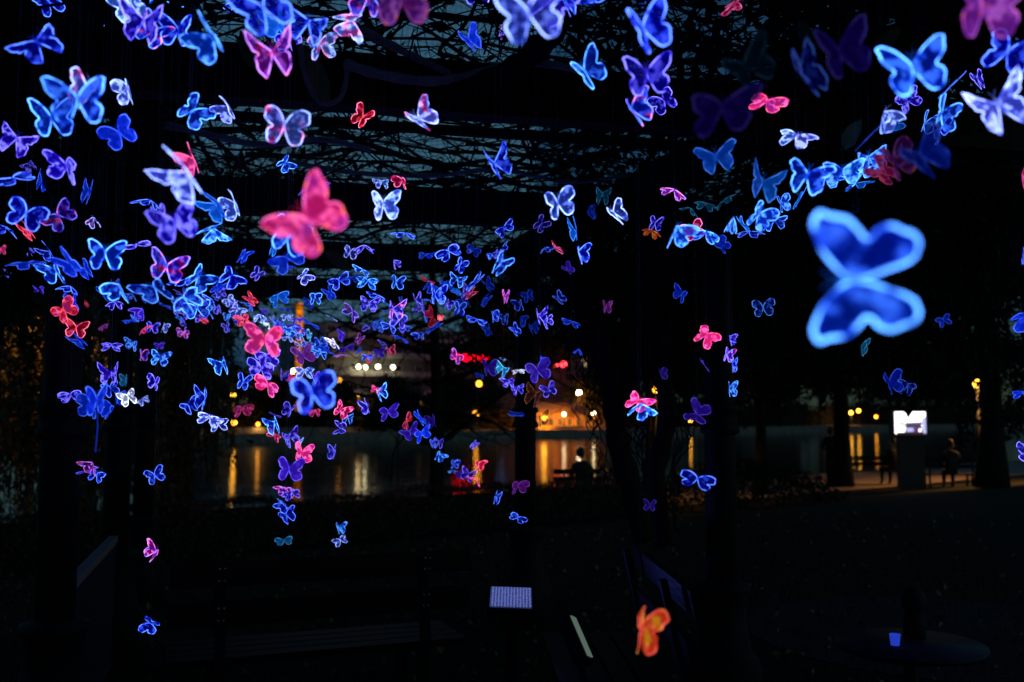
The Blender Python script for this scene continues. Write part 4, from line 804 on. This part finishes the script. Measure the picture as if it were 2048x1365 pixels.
DATA = '''
98 5 70 R b .8 20 g|75 84 105 R b .8 30 f|168 95 62 R v .45 -10 n|156 200 125 R c 1.1 -8 O|172 178 110 r l 1.1 -35 n|103 238 100 R c 1 12 l|33 278 82 M v .8 -35 g|259 180 80 M l .9 0 h|240 267 82 F b .9 25 g|384 222 84 R c 1.2 -50 L|460 216 76 M l .9 30 R|133 333 92 M v .9 -8 O|389 322 85 P p .9 25 R|378 348 130 M l 1.1 42 R|350 446 100 M v .9 10 O .085|318 438 72 M v .8 20 h .075|300 400 66 R b .8 12 f|440 410 82 F c .8 30 R|474 412 76 M l 1.0 25 R|425 458 74 M c 1.1 -75 L|58 328 40 M v .35 20 g
262 8 90 M l 1.3 20 o|287 42 100 R v 1 -20 O|226 50 56 R b .8 -40 e|305 64 85 r b 1 -30 O|357 62 86 R b 1.1 -6 O|426 78 112 M c .95 25 R|320 0 62 M c 1 0 g|363 3 46 R c 1 30 O
528 18 125 R b 1.1 28 O|558 55 90 F c 1.1 10 h|617 45 100 R b 1 -28 g|640 88 80 m l .8 -15 g|470 14 58 R b .9 -65 e|545 108 112 r u 1.0 10 O|577 85 62 M v 1 0 g|702 42 92 m l 1.1 -85 L|720 145 58 M v 1.1 -85 L|735 -4 96 r v 1 0 o|803 0 135 P u .22 8 O|568 253 106 r l 1.0 -8 l|723 237 62 r r .8 -35 n|838 238 92 m l 1.2 55 l|570 326 46 R c 1.1 -60 L|938 80 78 F b .7 28 n|990 328 80 R b .9 35 l|955 -12 70 R v 1 0 O
1058 28 150 R l 1.15 18 O|1100 4 112 R v 1 -28 O|1005 62 50 r v .6 -22 e|1130 2 84 R b 1 28 n|1190 2 92 M b .9 165 g|1287 60 130 R b 1.1 22 l|1170 144 96 R c 1 32 l|1293 150 108 R v 1 10 O|1264 220 98 r b 1.0 36 O|1328 202 66 R v .8 40 k|1290 -2 42 F b .6 0 O|1470 6 82 m p .3 -62 e|1443 216 150 F v .04 0 g|1490 132 135 F t .02 40 O|1533 203 84 P p .9 -31 f|1592 272 82 M l 1.1 -20 f|1600 148 132 R b .08 30 n|1680 108 140 F v .05 20 h|1826 138 146 R c 1.25 8 o|1966 14 170 P u .55 8 O|2015 104 112 R b .95 -12 g|1955 158 62 R v .8 30 h|1996 212 132 M l 1.2 34 o|1768 226 95 M l 1.0 0 a|1815 202 60 M v .7 38 O|1882 230 88 R c .95 -20 l|1902 172 78 R b .4 -38 e|1758 235 38 m v .5 -45 e|1784 260 58 F c .35 180 g|1738 272 88 F b .28 -50 e|1676 290 34 R b .45 -40 e|1788 325 108 P u .06 20 l|1842 312 135 F b .14 35 h|1432 314 92 F c .42 5 O|1525 366 92 F c .40 -5 o|1614 350 100 R c 1.3 -5 O|1685 343 84 M c 1.2 14 f|1712 330 80 M c 1.2 22 f|1738 316 82 M c 1.1 28 g|1725 345 74 R c 1.1 10 f|1600 398 60 F c .9 -30 e|1768 346 84 P p .12 55 h
1115 408 86 R l 1.2 8 l|1228 426 76 R l 1.1 36 n|1348 380 66 m u 1.2 -5 f|1153 466 58 F c .75 4 h|1157 505 62 R b 1.1 5 h|1112 500 44 r p .45 40 O|1090 496 32 R b .55 -30 g|1136 540 36 F v .35 50 n|1350 458 92 M c 1.15 -12 a|1304 462 46 O o .45 -10 g|1387 460 56 r p .8 30 k|1412 465 70 M c 1.1 -15 a|1466 436 80 M c 1.05 0 a|1516 430 82 M c .95 -28 l|1498 464 60 R b .45 -5 f|1441 492 48 F b .35 48 n|1310 448 42 R v .55 -8 g|1364 588 44 F b .4 -25 g|1526 616 52 R c .28 10 O|1078 632 44 R v .9 15 l|1090 641 42 R v .9 35 O|1041 608 36 R b .3 8 h|1118 598 38 R b .32 42 n|1143 644 42 F b .45 -2 g|1212 614 36 P u .2 0 n|1413 670 64 P p 1.15 -38 O|1459 676 40 M v 1 12 h|1455 708 42 m v 1 -10 n|1464 728 40 M b .9 14 n|1455 745 32 P p .7 -14 n|1459 778 44 M c .8 0 n|1011 594 42 P u .7 0 h|1380 416 52 F t .28 15 f|1412 408 50 F t .28 8 f|1446 402 54 F t .22 18 f|1205 388 52 F t .2 -10 g|1176 428 42 F b .15 30 h|1081 450 46 R v .25 -40 n
1713 560 300 R c 1.25 90 H 0.12|2044 358 62 P p .4 10 h|2044 516 52 R b .5 -15 n|2044 634 72 F b .8 -60 l|1887 640 36 F b .35 30 O|616 438 168 P p 1.0 44 O|575 478 96 R c 1.0 -22 O|574 516 82 F b .7 12 f|549 497 48 F c .9 -35 e|576 535 34 F b .9 -55 e|622 370 80 F v .4 -40 e
28 356 90 R b .75 28 f|83 362 50 F b .7 -15 e|178 383 64 F b .5 -20 n|52 428 88 R b .9 -30 l|116 430 78 r v .45 22 g|12 455 64 R b .65 -10 g|58 463 58 P r .75 42 n|187 436 52 r l .8 -8 a|100 505 48 R b .45 38 O|135 491 42 F b .6 -12 l|3 500 28 P p .6 0 O|57 526 78 F b .6 4 s|112 542 72 R c 1.0 10 g|142 530 82 F b .9 40 n|171 540 62 F b .75 38 n|210 507 88 R c 1.2 -2 l|272 490 70 R v .9 -12 f|333 534 84 r v 1.0 -4 O|241 573 84 R c .95 -4 a|141 573 52 R b .85 14 f|108 590 30 R c .3 10 h|80 577 28 F v .8 -15 g|214 592 52 F b .4 42 e|230 605 44 R v .8 -20 g|128 622 62 P r .75 28 O|152 656 52 r r .8 -10 l|144 608 52 F b .9 8 e|158 682 52 F b .6 42 n|173 608 18 P r .7 40 n|286 620 54 F v .75 5 a|260 642 30 F b .9 2 s|205 653 24 P u .5 -10 g|290 656 34 P p .8 24 f|304 655 32 R v .9 -25 l|328 652 32 R l .7 -22 h|366 667 30 m u .8 -12 g|223 690 46 M v .9 -42 g|266 688 36 M c .9 -5 O|318 690 24 F v .7 -10 g
310 576 90 R c .6 22 f|396 555 72 R c 1.0 -48 L|371 560 66 R b .7 9 s|463 552 66 R b .9 -40 l|488 510 54 F b .7 -35 e|440 574 54 F b .8 -42 e|368 596 90 R c 1.1 32 g|394 616 60 R c 1.0 4 g|330 612 32 F b .7 -25 s|350 620 30 R v .8 10 g|367 628 30 R v .9 -10 f|383 622 30 R b .9 20 g|400 633 30 R v .9 10 f|420 627 32 R b .9 -14 f|436 617 30 R v .8 12 g|412 604 30 M v .8 0 g|441 586 28 M v .8 10 g|457 601 30 M l 1.1 34 f|426 602 42 R b .9 -25 f|408 641 26 P r .9 42 n|474 618 38 M l .9 -48 l|464 606 26 M v .8 -30 h|455 632 26 R c 1.0 0 h|454 656 28 R v .8 20 n|487 637 40 P r .9 12 g|502 600 42 P r .7 40 n|503 609 36 M b .9 -20 f|520 630 44 M l 1.0 -35 g|532 621 24 F v .7 -12 g|555 592 56 F c .75 0 g|630 591 44 R c .95 -4 a|621 606 34 F b .45 -30 g
530 680 92 P p .9 0 o|534 712 62 M v .95 4 O|523 737 64 M v .8 -20 g|536 770 64 P p 1.1 -32 O|606 712 56 F u .35 22 O|609 742 46 M l .75 -8 O|624 786 108 R b 1.15 8 l 0.085|630 757 46 F v .9 -3 e|567 750 30 M v .5 0 O|583 757 24 P p .7 -30 h|629 822 34 P p .5 0 O|484 818 50 P p .22 -14 O|486 765 46 R b .85 -10 h|445 727 54 R c 1.0 12 g|377 811 48 R b .8 24 l|412 797 58 R b .85 -20 h|420 834 60 M l 1.1 -40 g|437 848 44 R l .8 -10 O|311 765 44 R v 1.0 -20 k|309 951 46 R b .8 20 l|141 790 52 M v .7 -20 g|185 812 70 F b .42 -4 h|193 800 84 F b .95 0 e|222 748 56 M v .8 0 O|221 776 46 R b .6 20 O|254 762 34 F t .8 -10 h|231 796 42 F b .7 10 O|226 818 60 F b .6 -25 h|256 793 48 M w 1.0 8 g|285 799 32 M l .9 6 f|186 927 56 r u .45 5 O|177 940 46 F v .8 30 s|194 948 42 R b .8 -20 O|282 711 34 r v .7 0 h|319 715 46 M c .8 -22 l|311 1103 56 m u 1.05 -30 k|302 1247 50 R b .75 62 O|678 1056 36 M c .9 8 h|680 1080 34 R l 1.0 20 O|568 1082 38 F t .8 -10 g|572 1030 48 R b .6 20 l|578 940 66 F v .75 -6 O|573 978 50 m u .8 -5 O|583 985 44 M v .7 10 O|570 1008 42 R b .7 38 h|603 907 54 P p 1.05 -14 O|595 885 32 M l 1.0 -20 h|578 872 54 M v .5 20 O|549 870 36 r p .7 -25 O|549 846 54 R c 1.1 12 O|551 831 28 F v .7 -20 s|580 822 40 R v .8 -36 O|683 820 44 m p .8 -30 O|696 834 34 R c .9 -8 g|736 814 42 R v .8 10 h|726 816 30 F b .45 0 h|776 824 50 F v .5 -12 O|757 784 46 R c 1.1 22 h|753 778 26 P p 1.1 -30 g|683 858 36 R v .9 85 h|670 908 40 R v .8 -12 h
813 843 40 P r .5 24 g|820 864 46 F v .4 30 O|843 868 46 F b 1.1 -6 g|841 838 48 F b .7 24 e|865 885 32 R b .8 0 n|877 884 32 R v .6 -8 h|879 910 34 M c 1.0 -28 l|908 926 30 M b .7 0 h|905 941 22 M c .7 0 g|921 946 28 F v .3 0 O|937 950 36 R v .6 -25 O|953 959 38 P p 1.1 -14 f|956 927 38 P r 1.0 -12 l|950 887 28 R v .9 -48 n|994 992 40 R b .8 -14 n|868 842 38 F v .25 10 h|1036 1035 40 R b .8 -30 g|1036 970 50 F u .2 0 O|1034 832 44 F b .3 80 O|1017 763 36 M v 1.1 20 g|1034 776 36 M v .9 12 O|1037 741 30 M w 1.0 0 f|1007 737 42 F t 1.8 -35 g|975 738 48 F v .2 0 O|961 750 24 F b .3 0 g|1075 742 64 F v .5 12 O|1081 714 42 F b .9 -10 a|1098 780 38 R v .8 30 O|1072 788 62 G a .5 -20 O|1080 838 44 G a .5 10 O|1149 820 58 G a .5 35 O|1158 699 32 F b .9 0 a|913 714 36 m u 1.0 -32 g
764 363 40 M l .8 -6 g|804 360 48 r p .7 0 a|766 409 84 M l 1.25 -6 O|677 405 26 R v .6 0 g|614 426 22 R v .7 0 g|810 467 54 R b .8 4 f|700 505 38 R l 1.0 -20 l|729 491 54 R v .9 -8 a|788 522 42 R v .8 10 a|725 540 42 R c .9 -20 g|735 562 52 M c .95 -16 g|678 560 50 R b .7 20 g|703 556 32 F b .5 0 O|792 565 40 R c 1.0 -14 l|607 552 42 R l .9 -50 L|515 549 38 R v .8 -48 n|660 588 42 F b .6 40 n|755 591 44 R b .8 -22 g|738 608 44 M v .8 -6 O|787 618 56 m v .9 -4 l|776 611 20 F c .7 -40 s|798 638 50 R v .95 -12 g|705 624 48 r v .6 -24 g|665 636 28 R l .6 5 f|730 653 26 R v .6 -40 h|781 651 42 R b .7 -14 g|753 646 16 F c .7 10 g|870 590 56 M b .95 10 O|860 571 40 F b .6 -48 g|855 562 34 F r .5 -24 s|897 502 60 R b .9 34 f|852 510 36 F b .6 -30 g|948 500 36 F b .32 -28 g|920 531 44 R b .85 -35 n|915 558 42 R c .8 -14 g|1008 456 48 R b .7 24 f|1004 499 38 R b .6 30 f|1002 526 76 R c .8 -40 n|951 565 66 R b .6 -46 e|943 585 42 r r .3 -60 n|907 576 26 F b .6 -20 g|918 618 42 R b .55 -10 n|954 640 46 M b .8 -4 g|985 632 36 R b .7 4 h|1010 636 38 R b .3 12 h|1029 661 36 R b .75 42 n|865 635 50 F r .18 -55 f|868 656 54 F b .35 -50 e|838 668 32 R b .7 22 f|803 676 42 F b .6 -28 s|770 688 30 R v .5 -10 g|779 702 28 r p .4 20 O|756 706 32 F v .4 -10 g|743 716 26 P r .8 30 h|734 713 28 M b .9 -12 f|718 702 26 F b .6 -30 e|718 681 32 r u .5 -25 h|690 670 36 F v .7 -22 h|668 685 40 M w 1.3 28 g|692 696 38 F v .35 14 f|682 710 30 m u .9 -8 f|979 660 32 F b .3 20 h|925 600 36 F b .25 30 h|965 600 36 F b .3 -30 h|975 572 40 F b .22 40 h|1055 590 38 F b .2 20 h|1040 640 40 F b .2 0 h|1062 655 40 F b .2 20 O
560 650 34 M b .9 -30 f|573 660 36 M c 1.1 -35 g|588 652 34 F v .7 -25 f|576 674 32 M l .9 -20 g|592 668 34 R c .9 -35 g|602 658 34 R v .8 -20 g|606 676 36 M l .9 -35 f|600 690 34 m l .8 -20 f|616 686 34 R c .9 -32 f|620 672 30 M t 1.5 -20 g|628 698 36 M c 1.0 -30 f|641 706 38 R c 1.0 0 f|650 696 36 F b .8 20 g|658 704 36 F b .7 10 f|640 690 32 R b .7 -20 g|538 648 32 M w 1.0 -25 f|545 640 28 F l .9 30 e|573 632 28 M l .9 -6 f|593 637 30 R v .9 -10 g|622 648 46 F b .6 -35 s|570 620 28 F b .5 0 s|606 640 28 F v .5 -15 g
1282 810 76 R c 1.15 -34 g|1276 802 62 P p 1.2 -34 g|1396 830 64 F v .22 70 O|1395 958 78 R b .5 -6 g|1321 750 36 F v .2 10 O|1408 729 44 F v .3 30 e|1300 1012 32 F v .18 0 O|1283 1256 130 O o .85 -6 N|1484 448 60 F c .9 28 e|1562 408 52 M c .8 20 n|1548 440 60 R c .8 30 f|1652 356 72 M c .9 8 f|1712 368 60 F c .6 14 s|1880 262 66 R b .6 30 f|1848 250 60 R c .6 -30 n|1779 766 66 F b .28 14 n|1816 770 54 R b .14 -14 h|1722 694 46 F t .45 0 h|2046 785 48 F b .7 18 f|2046 908 54 R v 1.0 78 O
'''
ITEMS = []   # x, y, size in pixels, pattern, colour, glow, roll, pose, real span
for row in DATA.strip().split('\n'):
    for e in row.split('|'):
        q = e.split(); ITEMS.append((float(q[0]), float(q[1]), float(q[2]), q[3], q[4], float(q[5]) * (.78 if float(q[2]) < 42 else 1), float(q[6]), q[7], float(q[8]) if len(q) > 8 else None))
for k in range(56):                                   # small ones that thicken the two garlands
    C_ = [(20, 520), (110, 545), (230, 570), (330, 600), (420, 615), (520, 640), (620, 690)] if k < 34 else [(690, 700), (780, 640), (860, 600), (930, 565), (1010, 520)]
    u = rnd.uniform(0, len(C_) - 1.01); a_ = C_[int(u)]; c_ = C_[int(u) + 1]; t_ = u - int(u)
    ITEMS.append((a_[0] + (c_[0] - a_[0]) * t_ + rnd.gauss(0, 14), a_[1] + (c_[1] - a_[1]) * t_ + rnd.gauss(0, 20), rnd.uniform(24, 34), rnd.choice('RRFM'), rnd.choice('bbvvc'), rnd.uniform(.3, .7), rnd.uniform(-50, 50), rnd.choice('fengRLs'), None))
# words for the labels
CW = {'b': 'blue', 'c': 'bright blue', 'l': 'pale lavender', 'v': 'violet', 'p': 'pink', 'r': 'red', 'o': 'orange red', 't': 'teal', 'w': 'near white', 'a': 'reflection-tinted clear', 'u': 'magenta'}
PW = {'R': 'rimmed', 'M': 'mottled', 'F': 'plain', 'r': 'pink-flecked rimmed', 'm': 'pink-flecked mottled', 'P': 'spotted', 'O': 'yellow-spotted', 'G': 'glassy'}
OW = {'o': 'open', 'O': 'open', 'h': 'half-folded', 'n': 'folded', 'e': 'edge-on', 'f': 'flattened', 'g': 'tilted', 'a': 'drooping-winged', 'L': 'one-wing-on-edge', 'R': 'one-wing-on-edge', 's': 'sliver-thin', 'l': 'half-turned', 'k': 'half-turned', 'H': 'half-folded', 'N': 'folded upright'}
def look(it):
    sz = 'huge blurred' if it[2] > 160 else 'large' if it[2] > 95 else 'middling' if it[2] > 55 else 'small' if it[2] > 32 else 'tiny'
    pw = OW[it[7]] + ' ' if it[2] >= 48 or it[7] in 'esf' else ''
    return '%s %s%s %s %sbutterfly' % (sz, 'faint ' if it[5] < .36 else '', CW[it[4]], PW[it[3]], pw)
MARKS = [('the huge blurred blue butterfly', 1713, 564), ('the huge pink butterfly', 618, 432), ('the red lit sign', 945, 715), ('the lit white screen', 1821, 846), ('the leftmost column', 128, 700), ('the orange lit column', 597, 690),
         ('the loop of vine', 652, 170), ('the four ceiling lights', 750, 735), ('the bare tree trunk', 868, 900), ('the orange lit pavilion', 1140, 835), ('the top left corner', 0, 0), ('the top right corner', 2048, 0), ('the lit floodlight', 1022, 1195),
         ('the leaning person', 1168, 945), ('the blue cup', 1789, 1236), ('the left bench', 600, 1180), ('the middle of the top edge', 1024, 0), ('the middle of the left edge', 0, 682), ('the middle of the right edge', 2048, 682), ('the straight trunk', 1680, 850), ('the middle column', 1050, 700), ('the right column', 1415, 700), ('the pinkish red warning light', 881, 635), ('the long hedge', 700, 1020)]
looks = [look(it) for it in ITEMS]; used = set(); LAB = []
ordw = ['nearest', 'second nearest', 'third nearest', 'fourth nearest', 'fifth nearest', 'sixth nearest', 'seventh nearest']
for i, it in enumerate(ITEMS):
    peers = [j for j in range(len(ITEMS)) if looks[j] == looks[i]]; best = None
    for nm, mx_, my_ in MARKS:
        d0 = math.hypot(it[0] - mx_, it[1] - my_); rk = sum(1 for j in peers if math.hypot(ITEMS[j][0] - mx_, ITEMS[j][1] - my_) < d0)
        if rk < 7:
            sc_ = d0 + rk * 260
            if best is None or sc_ < best[0]: best = (sc_, rk, nm)
    lab = looks[i] + ' ' + ordw[best[1]] + ' ' + best[2]
    assert lab not in used, lab
    used.add(lab); LAB.append(lab)
jr = random.Random(11)
def pose_of(it):
    x, y, size, pat, colr, inten, roll, pose, span = it
    if span is None: span = .105 if size >= 90 else .10 if size >= 50 else .085 if size >= 30 else .075
    d = span * F / (size * (.97 if size < 95 else 1)); p = at(x, y, d); pit, yaw, fold = POSE[pose]
    if size < 48 and pose in 'OghR':                     # the small far ones turn every way on their threads
        pit += jr.uniform(-28, 34); yaw += jr.uniform(-42, 42); fold += jr.uniform(-8, 26)
        if jr.random() < .22: yaw += jr.choice((-35, 35))
    elif size < 100 and pose in 'oOghfa': pit += jr.uniform(-26, 30); yaw += jr.choice((-1, 1)) * jr.uniform(6, 34); fold += jr.uniform(-2, 26)
    else: pit += jr.uniform(-6, 6); yaw += jr.uniform(-5, 5) if pose != 'e' else 0; fold += jr.uniform(-5, 5)
    if pose == 'H': pit, yaw, fold = 0, 0, 38
    roll += jr.uniform(-9, 9)
    if pose == 'H': roll = 90
    rot = (CB @ (Matrix.Rotation(R(roll), 3, 'Z') @ Matrix.Rotation(R(pit), 3, 'X') @ Matrix.Rotation(R(yaw), 3, 'Y'))).to_euler()
    return p, rot, span, fold
def butterfly(i, it):
    x, y, size, pat, colr, inten, roll, pose, _ = it; p, rot, span, fold = pose_of(it)
    root = bpy.data.objects.new('butterfly', None); root.location = p; root.rotation_euler = rot; root.scale = (span,) * 3; root.empty_display_size = .3; link(root)
    tag(root, LAB[i], 'butterfly', 'glowing butterflies hanging under the pergola')
    sh = jr.choice((0, 0, 1, 2, 3, 4)) if size < 150 else 0; t = TINT[colr]
    for s_ in (1, -1):
        w = bpy.data.objects.new('wing', WINGS[(sh, s_)]); link(w, root); w.rotation_euler = (0, R(-fold) * s_, 0)
        w.material_slots[0].link = 'OBJECT'; w.material_slots[0].material = WM[pat]
        k = jr.uniform(.8, 1.15); w.color = (t[0] * jr.uniform(.85, 1.15), t[1] * jr.uniform(.8, 1.15), t[2], inten * k)
    bd = bpy.data.objects.new('body', BODY); link(bd, root); bd.color = (*t, inten * .8)
    top = 2.95
    if p.z < top - .1:
        # each hangs from the pergola on its own nylon thread
        inv = (Matrix.LocRotScale(p, Euler(rot), Vector((span,) * 3))).inverted()
        th = bpy.data.objects.new('thread', THREAD); link(th, root); th.matrix_parent_inverse = inv; th.location = p; th.scale = (1, 1, top - p.z)
    return root
THREAD = MB().tube([(0, 0, 0), (0, 0, 1)], .00014, 3, False).mesh('thread', M_thread)
order = sorted(range(len(ITEMS)), key=lambda i: -ITEMS[i][2] * (1 if ITEMS[i][5] > .3 else .6)); single = set(order[:300])
for i in sorted(single): butterfly(i, ITEMS[i])
# those beyond the 300 that show largest, joined
keys = list(WSPEC); V, Fc, MI, RIM, EDG_, TNT = [], [], [], [], [], []
SRC = {}
for k, me in WINGS.items(): SRC[k] = ([v.co.copy() for v in me.vertices], [tuple(q.vertices) for q in me.polygons], [a.value for a in me.attributes['rim'].data], [a.value for a in me.attributes['edge'].data])
bsrc = ([v.co.copy() for v in BODY.vertices], [tuple(q.vertices) for q in BODY.polygons])
for i in order[300:]:
    it = ITEMS[i]; p, rot, span, fold = pose_of(it); M0 = Matrix.LocRotScale(p, rot, Vector((span,) * 3)); sh = jr.choice((0, 1, 2, 3, 4)); t = TINT[it[4]]
    for s_ in (1, -1):
        vs, fs, ri, ed = SRC[(sh, s_)]; M1 = M0 @ Matrix.Rotation(R(-fold) * s_, 4, 'Y'); n0 = len(V); V += [tuple(M1 @ v) for v in vs]; Fc += [tuple(q + n0 for q in f_) for f_ in fs]; RIM += ri; EDG_ += ed
        g = (t[0], t[1], t[2], it[5] * jr.uniform(.8, 1.15)); TNT += [c for _ in vs for c in g]; MI += [keys.index(it[3])] * len(fs)
    n0 = len(V); V += [tuple(M0 @ v) for v in bsrc[0]]; Fc += [tuple(q + n0 for q in f_) for f_ in bsrc[1]]; k = len(bsrc[0]); RIM += [0] * k; EDG_ += [0] * k; TNT += [c for _ in range(k) for c in (t[0], t[1], t[2], it[5])]; MI += [keys.index('F')] * len(bsrc[1])
me = bpy.data.meshes.new('small_butterflies'); me.from_pydata(V, [], Fc)
for k in keys: me.materials.append(wing_mat(**{**WSPEC[k], 'name': WSPEC[k]['name'] + '_small'}, attr=True))
me.polygons.foreach_set('material_index', MI); me.polygons.foreach_set('use_smooth', [True] * len(Fc))
for nm, vals in (('rim', RIM), ('edge', EDG_)): me.attributes.new(nm, 'FLOAT', 'POINT').data.foreach_set('value', vals)
me.attributes.new('tint', 'FLOAT_COLOR', 'POINT').data.foreach_set('color', TNT); me.update()
tag(link(bpy.data.objects.new('small_butterflies', me)), 'the smallest and faintest far butterflies of the swarm', kind='stuff')
# the fluorescing strand below the tall edge-on butterfly at the left
p1, p2 = at(193, 800, 2.3), at(191, 905, 2.3)
o = MB().tube([p1, (p1 + p2) / 2 + Vector((.004, 0, 0)), p2], .0012, 5).build('strand', emit('blue_strand', (.01, .05, .8), .45, False)); tag(o, 'thin blue glowing strand hanging below the edge-on butterfly at the left', 'strand')
print('BUTTERFLIES', len(ITEMS), 'OBJECTS', len(bpy.data.objects), 'TRIS', sum(len(m.polygons) * 2 for m in bpy.data.meshes))
